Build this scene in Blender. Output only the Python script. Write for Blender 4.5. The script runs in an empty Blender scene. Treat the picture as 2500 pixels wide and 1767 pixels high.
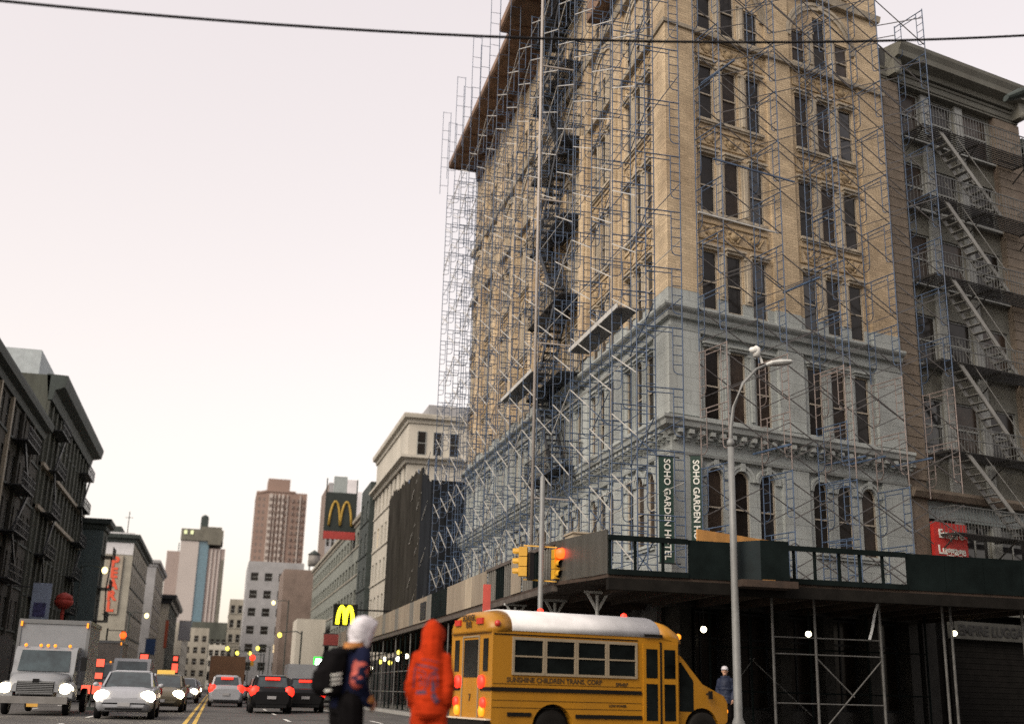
import bpy, bmesh, math, random
from mathutils import Vector, Matrix
from mathutils.bvhtree import BVHTree
random.seed(7)
R = math.radians
S = bpy.context.scene
COL = S.collection

# ---------------------------------------------------------------- camera
cam_d = bpy.data.cameras.new('camera')
cam = bpy.data.objects.new('camera', cam_d)
COL.objects.link(cam)
cam_d.sensor_width = 36.0
cam_d.lens = 40.0
cam_d.clip_start = 0.1
cam_d.clip_end = 6000.0
PITCH, ROLL, YAW, EYE = R(16.234), R(1.5514), R(13.686), 1.05
_fw = Vector((math.sin(YAW) * math.cos(PITCH), math.cos(YAW) * math.cos(PITCH), math.sin(PITCH)))
_r0 = Vector((math.cos(YAW), -math.sin(YAW), 0))
_u0 = _r0.cross(_fw)
_r = _r0 * math.cos(ROLL) + _u0 * math.sin(ROLL)
_u = -_r0 * math.sin(ROLL) + _u0 * math.cos(ROLL)
cam.matrix_world = Matrix(((_r.x, _u.x, -_fw.x, 0), (_r.y, _u.y, -_fw.y, 0), (_r.z, _u.z, -_fw.z, EYE), (0, 0, 0, 1)))
cam_d.dof.use_dof = True
cam_d.dof.focus_distance = 34.0
cam_d.dof.aperture_fstop = 0.6
S.camera = cam

# ---------------------------------------------------------------- sky, sun, exposure
SUN_EL, SUN_AZ = R(38.0), R(-125.0)          # azimuth from +Y towards +X
W = bpy.data.worlds.new('World')
S.world = W
W.use_nodes = True
nt = W.node_tree
bg = nt.nodes['Background']
sky = nt.nodes.new('ShaderNodeTexSky')
sky.sky_type = 'NISHITA'
sky.sun_disc = False
sky.sun_elevation = SUN_EL
sky.sun_rotation = SUN_AZ
sky.air_density = 1.0
sky.dust_density = 2.0
sky.ozone_density = 1.5
hsv = nt.nodes.new('ShaderNodeHueSaturation')
hsv.inputs['Saturation'].default_value = 0.45
hsv.inputs['Value'].default_value = 1.0
gam = nt.nodes.new('ShaderNodeGamma')
gam.inputs['Gamma'].default_value = 0.8
mixs = nt.nodes.new('ShaderNodeMix')
mixs.data_type = 'RGBA'
mixs.inputs['Factor'].default_value = 0.3
mixs.inputs['B'].default_value = (4.6, 3.7, 2.95, 1)
nt.links.new(sky.outputs['Color'], hsv.inputs['Color'])
nt.links.new(hsv.outputs['Color'], gam.inputs['Color'])
nt.links.new(gam.outputs['Color'], mixs.inputs['A'])
tcw = nt.nodes.new('ShaderNodeTexCoord')
sxw = nt.nodes.new('ShaderNodeSeparateXYZ')
rmp = nt.nodes.new('ShaderNodeValToRGB')                 # dusk warmth towards the whole horizon
rmp.color_ramp.elements[0].position = 0.0
rmp.color_ramp.elements[0].color = (0.905, 0.85, 0.775, 1)
rmp.color_ramp.elements[1].position = 0.55
rmp.color_ramp.elements[1].color = (0.965, 0.945, 0.955, 1)
mulw = nt.nodes.new('ShaderNodeMix')
mulw.data_type = 'RGBA'
mulw.blend_type = 'MULTIPLY'
mulw.inputs['Factor'].default_value = 1.0
nt.links.new(tcw.outputs['Generated'], sxw.inputs[0])
nt.links.new(sxw.outputs[2], rmp.inputs['Fac'])
nt.links.new(mixs.outputs['Result'], mulw.inputs['A'])
nt.links.new(rmp.outputs['Color'], mulw.inputs['B'])
nt.links.new(mulw.outputs['Result'], bg.inputs['Color'])
bg.inputs['Strength'].default_value = 0.058
sun_d = bpy.data.lights.new('sun', 'SUN')
sun_d.energy = 0.64
sun_d.angle = R(40)
sun_d.color = (1.0, 0.87, 0.70)
sun = bpy.data.objects.new('sun', sun_d)
COL.objects.link(sun)
_sd = Vector((math.sin(SUN_AZ) * math.cos(SUN_EL), math.cos(SUN_AZ) * math.cos(SUN_EL), math.sin(SUN_EL)))
sun.rotation_euler = _sd.to_track_quat('Z', 'Y').to_euler()
S.view_settings.view_transform = 'Standard'
S.view_settings.look = 'None'
S.view_settings.gamma = 1.0
S.view_settings.use_curve_mapping = False
S.view_settings.exposure = 2.6
S.cycles.use_denoising = False
S.cycles.max_bounces = 6
S.cycles.diffuse_bounces = 3
S.cycles.glossy_bounces = 3

# ---------------------------------------------------------------- materials
MATS = {}
def _n(t, kind): return t.nodes.new(kind)
def mat(name, col, rough=0.7, metal=0.0, var=0.12, scale=2.0, bump=0.0, bscale=30.0, spec=0.4, streak=False, dark=None, darkamt=0.0, ex=None, brick=None):
    """one procedural material: base colour with low-contrast grime, optional courses and relief"""
    if name in MATS: return MATS[name]
    m = bpy.data.materials.new(name); m.use_nodes = True
    t = m.node_tree; b = t.nodes['Principled BSDF']
    b.inputs['Roughness'].default_value = rough
    b.inputs['Metallic'].default_value = metal
    b.inputs['Specular IOR Level'].default_value = spec
    tc = _n(t, 'ShaderNodeTexCoord')
    vec = tc.outputs['Object']
    mp = _n(t, 'ShaderNodeMapping')
    t.links.new(vec, mp.inputs['Vector'])
    mp.inputs['Scale'].default_value = (1, 1, 0.18 if streak else 1)
    no = _n(t, 'ShaderNodeTexNoise'); no.inputs['Scale'].default_value = scale; no.inputs['Detail'].default_value = 6; no.inputs['Roughness'].default_value = 0.65
    t.links.new(mp.outputs['Vector'], no.inputs['Vector'])
    rp = _n(t, 'ShaderNodeValToRGB')
    rp.color_ramp.elements[0].position = 0.28; rp.color_ramp.elements[1].position = 0.75
    lo = [max(0, c * (1 - var * 1.6)) for c in col]; hi = [min(1, c * (1 + var)) for c in col]
    rp.color_ramp.elements[0].color = (*lo, 1); rp.color_ramp.elements[1].color = (*hi, 1)
    t.links.new(no.outputs['Fac'], rp.inputs['Fac'])
    out = rp.outputs['Color']
    if dark is not None:
        n2 = _n(t, 'ShaderNodeTexNoise'); n2.inputs['Scale'].default_value = scale * 0.35; n2.inputs['Detail'].default_value = 8
        t.links.new(mp.outputs['Vector'], n2.inputs['Vector'])
        r2 = _n(t, 'ShaderNodeValToRGB'); r2.color_ramp.elements[0].position = 0.5; r2.color_ramp.elements[1].position = 0.72
        t.links.new(n2.outputs['Fac'], r2.inputs['Fac'])
        mu = _n(t, 'ShaderNodeMath'); mu.operation = 'MULTIPLY'; mu.inputs[1].default_value = darkamt
        t.links.new(r2.outputs['Color'], mu.inputs[0])
        mx = _n(t, 'ShaderNodeMix'); mx.data_type = 'RGBA'
        t.links.new(mu.outputs[0], mx.inputs['Factor']); t.links.new(out, mx.inputs['A']); mx.inputs['B'].default_value = (*dark, 1)
        out = mx.outputs['Result']
    hgt = None
    if brick:
        dp = _n(t, 'ShaderNodeVectorMath'); dp.operation = 'DOT_PRODUCT'; t.links.new(vec, dp.inputs[0]); dp.inputs[1].default_value = ex
        sx = _n(t, 'ShaderNodeSeparateXYZ'); t.links.new(vec, sx.inputs[0])
        cb = _n(t, 'ShaderNodeCombineXYZ'); t.links.new(dp.outputs['Value'], cb.inputs[0]); t.links.new(sx.outputs[2], cb.inputs[1])
        bt = _n(t, 'ShaderNodeTexBrick'); t.links.new(cb.outputs[0], bt.inputs['Vector'])
        bt.inputs['Scale'].default_value = 1.0; bt.inputs['Brick Width'].default_value = brick[0]; bt.inputs['Row Height'].default_value = brick[1]
        bt.inputs['Mortar Size'].default_value = brick[2]; bt.inputs['Color1'].default_value = (1, 1, 1, 1); c2_, mo_ = (brick + (0.72, 0.5))[3:5] if len(brick) == 3 else brick[3:5]; bt.inputs['Color2'].default_value = (c2_, c2_, c2_, 1); bt.inputs['Mortar'].default_value = (mo_, mo_, mo_, 1)
        ml = _n(t, 'ShaderNodeMix'); ml.data_type = 'RGBA'; ml.blend_type = 'MULTIPLY'; ml.inputs['Factor'].default_value = 0.75
        t.links.new(out, ml.inputs['A']); t.links.new(bt.outputs['Color'], ml.inputs['B']); out = ml.outputs['Result']
        hgt = bt.outputs['Color']
    t.links.new(out, b.inputs['Base Color'])
    if bump or hgt is not None:
        bp = _n(t, 'ShaderNodeBump'); bp.inputs['Strength'].default_value = bump or 0.3; bp.inputs['Distance'].default_value = 0.02
        if hgt is None:
            n3 = _n(t, 'ShaderNodeTexNoise'); n3.inputs['Scale'].default_value = bscale; n3.inputs['Detail'].default_value = 5
            t.links.new(vec, n3.inputs['Vector']); hgt = n3.outputs['Fac']
        t.links.new(hgt, bp.inputs['Height']); t.links.new(bp.outputs['Normal'], b.inputs['Normal'])
    MATS[name] = m
    return m
def glass(name, col=(0.016, 0.016, 0.018), rough=0.12, spec=0.55):
    return mat(name, col, rough=rough, var=0.5, scale=1.3, spec=spec)
def glow(name, col, strength):
    if name in MATS: return MATS[name]
    m = bpy.data.materials.new(name); m.use_nodes = True
    b = m.node_tree.nodes['Principled BSDF']
    b.inputs['Base Color'].default_value = (*[c * 0.5 for c in col], 1)
    b.inputs['Emission Color'].default_value = (*col, 1); b.inputs['Emission Strength'].default_value = strength
    MATS[name] = m
    return m

# ---------------------------------------------------------------- mesh helpers
class MB:
    """collects boxes, bars, tubes and lathes, then links them as ONE mesh object"""
    def __init__(s): s.v = []; s.f = []; s.m = []; s.sm = []; s.cur = 0; s.smooth = False
    def add(s, vs, fs):
        o = len(s.v); s.v += [tuple(v) for v in vs]
        for f in fs: s.f.append([i + o for i in f]); s.m.append(s.cur); s.sm.append(s.smooth)
    def quad(s, a, b, c, d): s.add([a, b, c, d], [(0, 1, 2, 3)])
    def hexa(s, p): s.add(p, [(0, 3, 2, 1), (4, 5, 6, 7), (0, 1, 5, 4), (1, 2, 6, 5), (2, 3, 7, 6), (3, 0, 4, 7)])
    def box(s, x0, x1, y0, y1, z0, z1): s.hexa([(x0, y0, z0), (x1, y0, z0), (x1, y1, z0), (x0, y1, z0), (x0, y0, z1), (x1, y0, z1), (x1, y1, z1), (x0, y1, z1)])
    def fbox(s, F, t0, t1, z0, z1, d0, d1):
        P = F.P; s.hexa([P(t0, z0, d0), P(t1, z0, d0), P(t1, z0, d1), P(t0, z0, d1), P(t0, z1, d0), P(t1, z1, d0), P(t1, z1, d1), P(t0, z1, d1)])
    def bar(s, p, q, w, h=None):
        h = h or w; p = Vector(p); q = Vector(q); d = (q - p).normalized()
        up = Vector((0, 0, 1)) if abs(d.z) < 0.95 else Vector((1, 0, 0))
        a = d.cross(up).normalized() * w / 2; b = a.cross(d).normalized() * h / 2
        s.hexa([p - a - b, p + a - b, p + a + b, p - a + b, q - a - b, q + a - b, q + a + b, q - a + b])
    def rings(s, rs, close=True, cap=True):
        n = len(rs[0]); o = len(s.v)
        for r in rs: s.v += [tuple(v) for v in r]
        for i in range(len(rs) - 1):
            for j in range(n if close else n - 1):
                k = (j + 1) % n
                s.f.append([o + i * n + j, o + i * n + k, o + (i + 1) * n + k, o + (i + 1) * n + j]); s.m.append(s.cur); s.sm.append(s.smooth)
        if cap and close:
            s.f.append([o + j for j in range(n)][::-1]); s.m.append(s.cur); s.sm.append(False)
            s.f.append([o + (len(rs) - 1) * n + j for j in range(n)]); s.m.append(s.cur); s.sm.append(False)
    def tube(s, p, q, r, n=6, r2=None, cap=False):
        p = Vector(p); q = Vector(q); d = (q - p).normalized()
        up = Vector((0, 0, 1)) if abs(d.z) < 0.95 else Vector((1, 0, 0))
        a = d.cross(up).normalized(); b = a.cross(d)
        rs = []
        for c, rr in ((p, r), (q, r if r2 is None else r2)):
            rs.append([c + (a * math.cos(2 * math.pi * i / n) + b * math.sin(2 * math.pi * i / n)) * rr for i in range(n)])
        sm = s.smooth; s.smooth = True; s.rings(rs, True, cap); s.smooth = sm
    def path(s, pts, r, n=6, cap=True):
        pts = [Vector(p) for p in pts]; rs = []
        for i, c in enumerate(pts):
            d = (pts[min(i + 1, len(pts) - 1)] - pts[max(i - 1, 0)]).normalized()
            up = Vector((0, 0, 1)) if abs(d.z) < 0.9 else Vector((0, 1, 0))
            a = d.cross(up).normalized(); b = a.cross(d)
            rr = r[i] if isinstance(r, (list, tuple)) else r
            rs.append([c + (a * math.cos(2 * math.pi * k / n) + b * math.sin(2 * math.pi * k / n)) * rr for k in range(n)])
        sm = s.smooth; s.smooth = True; s.rings(rs, True, cap); s.smooth = sm
    def lathe(s, c, prof, n=12, axis='z'):
        c = Vector(c); rs = []
        for r, h in prof:
            ring = []
            for i in range(n):
                x, y = math.cos(2 * math.pi * i / n) * r, math.sin(2 * math.pi * i / n) * r
                ring.append(c + (Vector((x, y, h)) if axis == 'z' else Vector((x, h, y)) if axis == 'y' else Vector((h, x, y))))
            rs.append(ring)
        sm = s.smooth; s.smooth = True; s.rings(rs, True, True); s.smooth = sm
    def ball(s, c, r, n=10, sx=1, sy=1, sz=1):
        k = n // 2; rs = []
        for i in range(k + 1):
            th = math.pi * (0.03 + 0.94 * i / k)
            rs.append([Vector(c) + Vector((math.cos(2 * math.pi * j / n) * math.sin(th) * r * sx, math.sin(2 * math.pi * j / n) * math.sin(th) * r * sy, -math.cos(th) * r * sz)) for j in range(n)])
        sm = s.smooth; s.smooth = True; s.rings(rs, True, True); s.smooth = sm
    def capsule(s, p, q, r1, r2, n=10):
        p = Vector(p); q = Vector(q); d = (q - p); L = d.length; d = d.normalized() if L > 1e-6 else Vector((0, 0, 1))
        up = Vector((0, 0, 1)) if abs(d.z) < 0.9 else Vector((1, 0, 0))
        a = d.cross(up).normalized(); b = a.cross(d); rs = []
        st = [(-r1 * math.cos(x), r1 * math.sin(x)) for x in (0.15, 0.6, 1.1, 1.57)] + [(L + r2 * math.cos(x), r2 * math.sin(x)) for x in (1.57, 1.1, 0.6, 0.15)]
        for h, rr in st: rs.append([p + d * h + (a * math.cos(2 * math.pi * i / n) + b * math.sin(2 * math.pi * i / n)) * rr for i in range(n)])
        s.rings(rs)
    def extrude(s, poly, f):
        """poly: 2D outline; f(u, v, k) -> point for k = 0 / 1"""
        n = len(poly); o = len(s.v)
        s.v += [tuple(f(u, v, 0)) for u, v in poly] + [tuple(f(u, v, 1)) for u, v in poly]
        s.f.append([o + i for i in range(n)][::-1]); s.f.append([o + n + i for i in range(n)]); s.m += [s.cur] * 2; s.sm += [False] * 2
        for i in range(n):
            k = (i + 1) % n; s.f.append([o + i, o + k, o + n + k, o + n + i]); s.m.append(s.cur); s.sm.append(s.smooth)
    def mesh(s, name, mats):
        me = bpy.data.meshes.new(name); me.from_pydata(s.v, [], s.f)
        for m in (mats if isinstance(mats, (list, tuple)) else [mats]): me.materials.append(m)
        if len(me.polygons) == len(s.m):
            me.polygons.foreach_set('material_index', s.m); me.polygons.foreach_set('use_smooth', s.sm)
        me.update(); return me
    def build(s, name, mats, parent=None, **k): return put(name, s.mesh(name, mats), parent, **k)
def put(name, me, parent=None, loc=None, rz=None, world=False, mw=None, **props):
    """link a mesh object; world=True keeps world coordinates below a placed parent"""
    o = bpy.data.objects.new(name, me); COL.objects.link(o)
    if parent is not None:
        o.parent = parent
        if world: o.matrix_parent_inverse = Matrix.Translation(-Vector(parent.location))
    if mw is not None: o.matrix_basis = mw
    else:
        if loc is not None: o.location = loc
        if rz is not None: o.rotation_euler = (0, 0, rz)
    for k, v in props.items(): o[k] = v
    return o
def thing(name, label, cat, loc=(0, 0, 0), rz=0.0, group=None):
    o = bpy.data.objects.new(name, None); COL.objects.link(o)
    o.empty_display_size = 0.3; o.location = loc; o.rotation_euler = (0, 0, rz)
    o['label'] = label; o['category'] = cat
    if group: o['group'] = group
    return o
def tag(o, label, cat, group=None):
    o['label'] = label; o['category'] = cat
    if group: o['group'] = group
    return o
def dup(root, loc, rz, label, group=None):
    r = root.copy(); COL.objects.link(r); r.location = loc; r.rotation_euler = (0, 0, rz); r['label'] = label
    if group: r['group'] = group
    for ch in list(root.children):
        c = ch.copy(); COL.objects.link(c); c.parent = r
        for g in list(ch.children):
            d = g.copy(); COL.objects.link(d); d.parent = c
    return r
class Fac:
    """a facade: t runs along it (left to right seen from outside), d goes into the building"""
    def __init__(s, O, a):
        s.O = Vector((O[0], O[1], 0)); s.a = a
        s.ex = Vector((math.cos(a), math.sin(a), 0)); s.ey = Vector((-math.sin(a), math.cos(a), 0))
    def P(s, t, z, d=0.0): return s.O + s.ex * t + s.ey * d + Vector((0, 0, z))
    def M(s, t, z, d=0.0): return Matrix.Translation(s.P(t, z, d)) @ Matrix.Rotation(s.a, 4, 'Z')
def wall(mb, F, t0, t1, z0, z1, ops, rev=0.25, d0=0.0):
    ts = sorted({round(x, 4) for x in [t0, t1] + [o[0] for o in ops] + [o[1] for o in ops] if t0 <= x <= t1})
    zs = sorted({round(x, 4) for x in [z0, z1] + [o[2] for o in ops] + [o[3] for o in ops] if z0 <= x <= z1})
    P = F.P
    for i in range(len(ts) - 1):
        for j in range(len(zs) - 1):
            a, b, c, d = ts[i], ts[i + 1], zs[j], zs[j + 1]; tm, zm = (a + b) / 2, (c + d) / 2
            if any(o[0] < tm < o[1] and o[2] < zm < o[3] for o in ops): continue
            mb.quad(P(a, c, d0), P(b, c, d0), P(b, d, d0), P(a, d, d0))
    for o in ops:
        a, b, c, d = o[:4]; e = d0 + rev; arch = len(o) > 4
        sp = d - (b - a) / 2 if arch else d
        mb.quad(P(a, c, d0), P(a, c, e), P(b, c, e), P(b, c, d0))
        mb.quad(P(a, c, d0), P(a, sp, d0), P(a, sp, e), P(a, c, e))
        mb.quad(P(b, c, d0), P(b, c, e), P(b, sp, e), P(b, sp, d0))
        if not arch: mb.quad(P(a, d, d0), P(b, d, d0), P(b, d, e), P(a, d, e))
        else:
            n = 10; r = (b - a) / 2; m = (a + b) / 2
            pt = [(m - r * math.cos(math.pi * k / n), sp + r * math.sin(math.pi * k / n)) for k in range(n + 1)]
            for k in range(n):
                (u, v), (w, x) = pt[k], pt[k + 1]
                mb.quad(P(u, v, d0), P(w, x, d0), P(w, d, d0), P(u, d, d0))
                mb.quad(P(u, v, d0), P(u, v, e), P(w, x, e), P(w, x, d0))
WM = {}
def win_meshes(w, h, fm, gm, arch=False, fr=0.05, rail=0.55, mull=0, depth=0.06):
    key = (round(w, 3), round(h, 3), fm.name, gm.name, arch, fr, rail, mull)
    if key in WM: return WM[key]
    mb = MB(); a, b = -w / 2, w / 2
    top = h - w / 2 if arch else h
    mb.box(a, a + fr, 0, depth, 0, top); mb.box(b - fr, b, 0, depth, 0, top); mb.box(a + fr, b - fr, 0, depth, 0, fr)
    if rail: mb.box(a + fr, b - fr, -0.015, depth, h * rail - fr * 0.5, h * rail + fr * 0.5)
    for k in range(mull):
        x = a + w * (k + 1) / (mull + 1); mb.box(x - fr * 0.4, x + fr * 0.4, 0.002, depth - 0.01, fr, top)
    if not arch: mb.box(a + fr, b - fr, 0, depth, h - fr, h)
    else:
        n = 10; r = w / 2
        for k in range(n):
            q = []
            for yy in (0, depth):
                for ang, rr in ((math.pi * k / n, r), (math.pi * (k + 1) / n, r), (math.pi * (k + 1) / n, r - fr), (math.pi * k / n, r - fr)):
                    q.append((-rr * math.cos(ang), yy, top + rr * math.sin(ang)))
            mb.hexa(q)
    fme = mb.mesh('window', fm)
    g = MB(); y = depth * 0.6
    if not arch: g.quad((a + .01, y, .01), (b - .01, y, .01), (b - .01, y, h - .01), (a + .01, y, h - .01))
    else:
        n = 10; r = w / 2 - .01; poly = [(a + .01, y, .01), (b - .01, y, .01)] + [(r * math.cos(math.pi * k / n), y, top + r * math.sin(math.pi * k / n)) for k in range(n + 1)]
        g.add(poly, [tuple(range(len(poly)))])
    WM[key] = (fme, g.mesh('pane', gm)); return WM[key]
def window(F, t, z, w, h, root, fm, gm, d=0.15, **k):
    fme, gme = win_meshes(w, h, fm, gm, **k)
    o = put('window', fme, root, mw=F.M(t, z, d), ); o.matrix_parent_inverse = Matrix.Translation(-Vector(root.location))
    put('pane', gme, o)
    return o
def text_mesh(s, size, m, ext=0.012, sp=1.0, ax='CENTER', bold=0.02):
    c = bpy.data.curves.new('lettering', 'FONT'); c.body = s; c.size = size; c.extrude = ext; c.align_x = ax; c.align_y = 'CENTER'; c.space_character = sp; c.offset = bold * size; c.resolution_u = 3
    o = bpy.data.objects.new('lettering', c); COL.objects.link(o)
    bpy.context.view_layer.update()
    me = bpy.data.meshes.new_from_object(o.evaluated_get(bpy.context.evaluated_depsgraph_get()))
    bpy.data.objects.remove(o); bpy.data.curves.remove(c)
    me.name = 'lettering'; me.materials.clear(); me.materials.append(m); return me
# ---------------------------------------------------------------- colours
M_asph = mat('asphalt', (0.085, 0.082, 0.08), rough=0.8, spec=0.2, var=0.25, scale=0.8, bump=0.25, bscale=60, dark=(0.03, 0.03, 0.03), darkamt=0.6)
M_conc = mat('pavement_concrete', (0.10, 0.098, 0.092), rough=0.85, var=0.2, scale=1.5, bump=0.2, dark=(0.10, 0.10, 0.10), darkamt=0.6)
M_yel = mat('road_yellow', (0.55, 0.36, 0.06), var=0.3, scale=4)
M_wht = mat('road_white', (0.6, 0.6, 0.58), var=0.3, scale=4)
EXF, EXS = (math.sin(R(76.254)), math.cos(R(76.254)), 0), (0, -1, 0)
BRK = dict(rough=0.85, var=0.16, scale=0.9, bump=0.5, dark=(0.20, 0.13, 0.075), darkamt=0.55, brick=(0.30, 0.10, 0.008))
M_bf = mat('beige_brick_front', (0.54, 0.425, 0.285), ex=EXF, **BRK)
M_bs = mat('beige_brick_side', (0.54, 0.43, 0.295), ex=EXS, **BRK)
M_paint = mat('grey_painted_masonry', (0.325, 0.35, 0.345), rough=0.7, var=0.14, scale=0.7, bump=0.25, streak=True, dark=(0.15, 0.145, 0.13), darkamt=0.6, ex=EXF, brick=(1.1, 0.45, 0.012, 0.93, 0.62))
M_trim = mat('stone_trim', (0.40, 0.35, 0.275), rough=0.8, var=0.2, scale=3, bump=0.3, streak=True, dark=(0.15, 0.12, 0.09), darkamt=0.5)
M_orn = mat('terracotta_relief', (0.37, 0.28, 0.17), rough=0.85, var=0.25, scale=6, bump=0.4, dark=(0.13, 0.09, 0.06), darkamt=0.6)
M_sash = mat('cream_sash', (0.34, 0.30, 0.245), rough=0.6, var=0.15, scale=5)
M_glass = glass('dark_glass', (0.014, 0.011, 0.009), 0.18, 0.28)
M_soff = mat('rust_brown_soffit', (0.20, 0.125, 0.085), rough=0.8, var=0.3, scale=1.2, bump=0.3, dark=(0.07, 0.045, 0.035), darkamt=0.6)
M_iron = mat('black_iron', (0.018, 0.02, 0.024), rough=0.5, var=0.3, metal=0.2)
M_blue = mat('scaffold_blue', (0.05, 0.082, 0.145), rough=0.5, var=0.35, scale=3, dark=(0.09, 0.09, 0.10), darkamt=0.5)
M_pink = mat('scaffold_faded_red', (0.20, 0.165, 0.155), rough=0.55, var=0.35, scale=3)
M_galv = mat('galvanised_tube', (0.46, 0.45, 0.42), rough=0.4, var=0.25, metal=0.3, scale=4)
M_dkbr = mat('dark_brace', (0.085, 0.08, 0.08), rough=0.5, var=0.3)
M_dgrn = mat('dark_green_paint', (0.006, 0.0095, 0.0095), rough=0.8, var=0.3, scale=1.5, bump=0.1, spec=0.05)
M_ply = mat('weathered_plywood', (0.215, 0.18, 0.138), rough=0.8, var=0.22, scale=2.2, bump=0.2, streak=True, dark=(0.16, 0.13, 0.10), darkamt=0.5)
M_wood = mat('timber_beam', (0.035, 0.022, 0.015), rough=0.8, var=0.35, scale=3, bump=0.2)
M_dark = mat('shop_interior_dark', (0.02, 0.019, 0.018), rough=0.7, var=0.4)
M_roof = mat('roof_felt', (0.07, 0.07, 0.07), rough=0.9)

# ---------------------------------------------------------------- ground, roads, pavements
def sheet(name, pts, z, m, thick=None):
    mb = MB()
    if thick is None: mb.add([(x, y, z) for x, y in pts], [tuple(range(len(pts)))])
    else: mb.extrude(pts, lambda u, v, k: (u, v, z - thick if k == 0 else z))
    return mb.build(name, m, kind='structure')
sheet('ground', [(-1500, -200), (1500, -200), (1500, 2600), (-1500, 2600)], -0.02, M_asph)
sheet('road', [(-10, -60), (8.5, -60), (8.5, 420), (-10, 420)], -0.004, M_asph)
cr = [(8.5, 420), (8.5, 31.4)] + [(8.5 + 3.2 * (1 - math.cos(a)), 31.4 - 3.6 * math.sin(a)) for a in (0.3, 0.6, 0.9, 1.2, 1.57)] + [(70, 27.8), (70, 60), (13.6, 60), (13.6, 420)]
sheet('pavement', cr[::-1], 0.13, M_conc, 0.2)
cl = [(8.5, 420), (8.5, 31.4)] + [(8.5 + 3.2 * (1 - math.cos(a)), 31.4 - 3.6 * math.sin(a)) for a in (0.3, 0.6, 0.9, 1.2, 1.57)] + [(70, 27.8)]
mb = MB()
for i in range(len(cl) - 1):
    a, b = Vector((*cl[i], 0)), Vector((*cl[i + 1], 0)); d = (b - a).normalized(); nn = Vector((d.y, -d.x, 0)) if i == 0 else Vector((-d.y, d.x, 0))
    nn = Vector((-1, 0, 0)) if i == 0 else Vector((d.y, -d.x, 0)) * -1
    nn = Vector((d.y, -d.x, 0))
    q = [a, b, b + nn * 0.16, a + nn * 0.16]
    mb.hexa([p + Vector((0, 0, -0.01)) for p in q] + [p + Vector((0, 0, 0.138)) for p in q])
mb.build('kerb', mat('kerb_stone', (0.28, 0.28, 0.27), var=0.2, scale=5), kind='structure')
sheet('pavement', [(-15, 34), (-10, 34), (-10, 420), (-15, 420)], 0.13, M_conc, 0.2)
mb = MB()
mb.box(-10.001, -9.84, 34, 420, -0.01, 0.138)
mb.build('kerb', MATS['kerb_stone'], kind='structure')
mb = MB()
for x in (-0.72, -0.46): mb.quad((x - .06, 30, .004), (x + .06, 30, .004), (x + .06, 330, .004), (x - .06, 330, .004))
mb.build('centre_line_marking', M_yel, kind='structure')
mb = MB()
for x in (2.45, 5.45, -3.75, -6.8):
    y = 30
    while y < 260: mb.quad((x - .06, y, .004), (x + .06, y, .004), (x + .06, y + 3, .004), (x - .06, y + 3, .004)); y += 9
mb.build('lane_marking', M_wht, kind='structure')

# ---------------------------------------------------------------- corner building
CX, CY, GA = 13.656, 33.849, R(13.746)
FF = Fac((CX, CY), GA); SL = 33.1; FS = Fac((CX, CY + SL), R(-90))
def sweep(mb, prof, ts, tf):
    """profile [(outward, z)] carried along the side facade, round the corner and along the front"""
    A = [FS.P(ts, z, -d) for d, z in prof]
    B = [Vector((CX - d, CY - 1.2745 * d, z)) for d, z in prof]
    Cc = [FF.P(tf, z, -d) for d, z in prof]
    mb.rings([A, B, Cc])
cb = thing('corner_building', 'tall beige brick corner building with grey painted lower storeys, wrapped in blue scaffolding', 'building', (CX, CY, 0))
WC = [1.70, 2.79, 3.90, 6.25, 7.36, 8.48]; WW = 0.67
SC = [2.95 + 4.1 * i + k for i in range(8) for k in (-1.05, 0, 1.05) if 2.95 + 4.1 * i + k < 32.6]
ROWS = [('A', 5.92, 8.35), ('B', 9.98, 12.45), ('C', 13.87, 16.03), ('D', 17.45, 19.70), ('E', 21.08, 23.33), ('F', 24.72, 26.2), ('G', 28.4, 30.4)]
ZP = 14.3
def ops_for(cs, mid, zlo, zhi):
    o = []
    for nm, a, b in ROWS:
        for i, c in enumerate(cs):
            bb = b + (0.85 if nm == 'F' and i % 3 == 1 else 0)
            l, r = c - WW / 2, c + WW / 2
            if a >= zhi or bb <= zlo: continue
            if nm == 'C' and zhi <= ZP: o.append((l, r, a, zhi, 'T'))
            elif nm == 'C' and zlo >= ZP: o.append((l, r, zlo, bb, 'B'))
            elif nm == 'A': o.append((l, r, a, bb, 'a'))
            else: o.append((l, r, a, bb))
    return o
def wall2(mb, F, t0, t1, z0, z1, ops, rev):
    """wall() with the paint line crossing a row of openings left without a ledge"""
    P = F.P; plain = [o for o in ops if len(o) == 4 or o[4] == 'a']; cut = [o for o in ops if len(o) == 5 and o[4] in 'TB']
    wall(mb, F, t0, t1, z0, z1, plain + [o[:4] for o in cut], rev) if not cut else None
    if cut:
        ts = [t0, t1]
        keep = [o for o in plain]
        tmp = MB(); wall(tmp, F, t0, t1, z0, z1, keep + [o[:4] for o in cut], rev)
        zc = z1 if cut[0][4] == 'T' else z0
        for f in tmp.f:                                  # drop the ledges at the paint line
            vs = [tmp.v[i] for i in f]
            if all(abs(v[2] - zc) < 1e-4 for v in vs): continue
            mb.add(vs, [tuple(range(len(vs)))])
tS = lambda s: SL - s
opsF = ops_for(WC, 1, 4.3, ZP); opsFu = ops_for(WC, 1, ZP, 40)
SCt = sorted(tS(s) for s in SC)
mb = MB(); wall2(mb, FF, 0, 10.45, 4.3, ZP, opsF, 0.28); mb.build('painted_wall', M_paint, cb, world=True)
mb = MB(); wall2(mb, FF, 0, 10.45, ZP, 34.0, opsFu, 0.28); mb.build('brick_wall', M_bf, cb, world=True)
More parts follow.
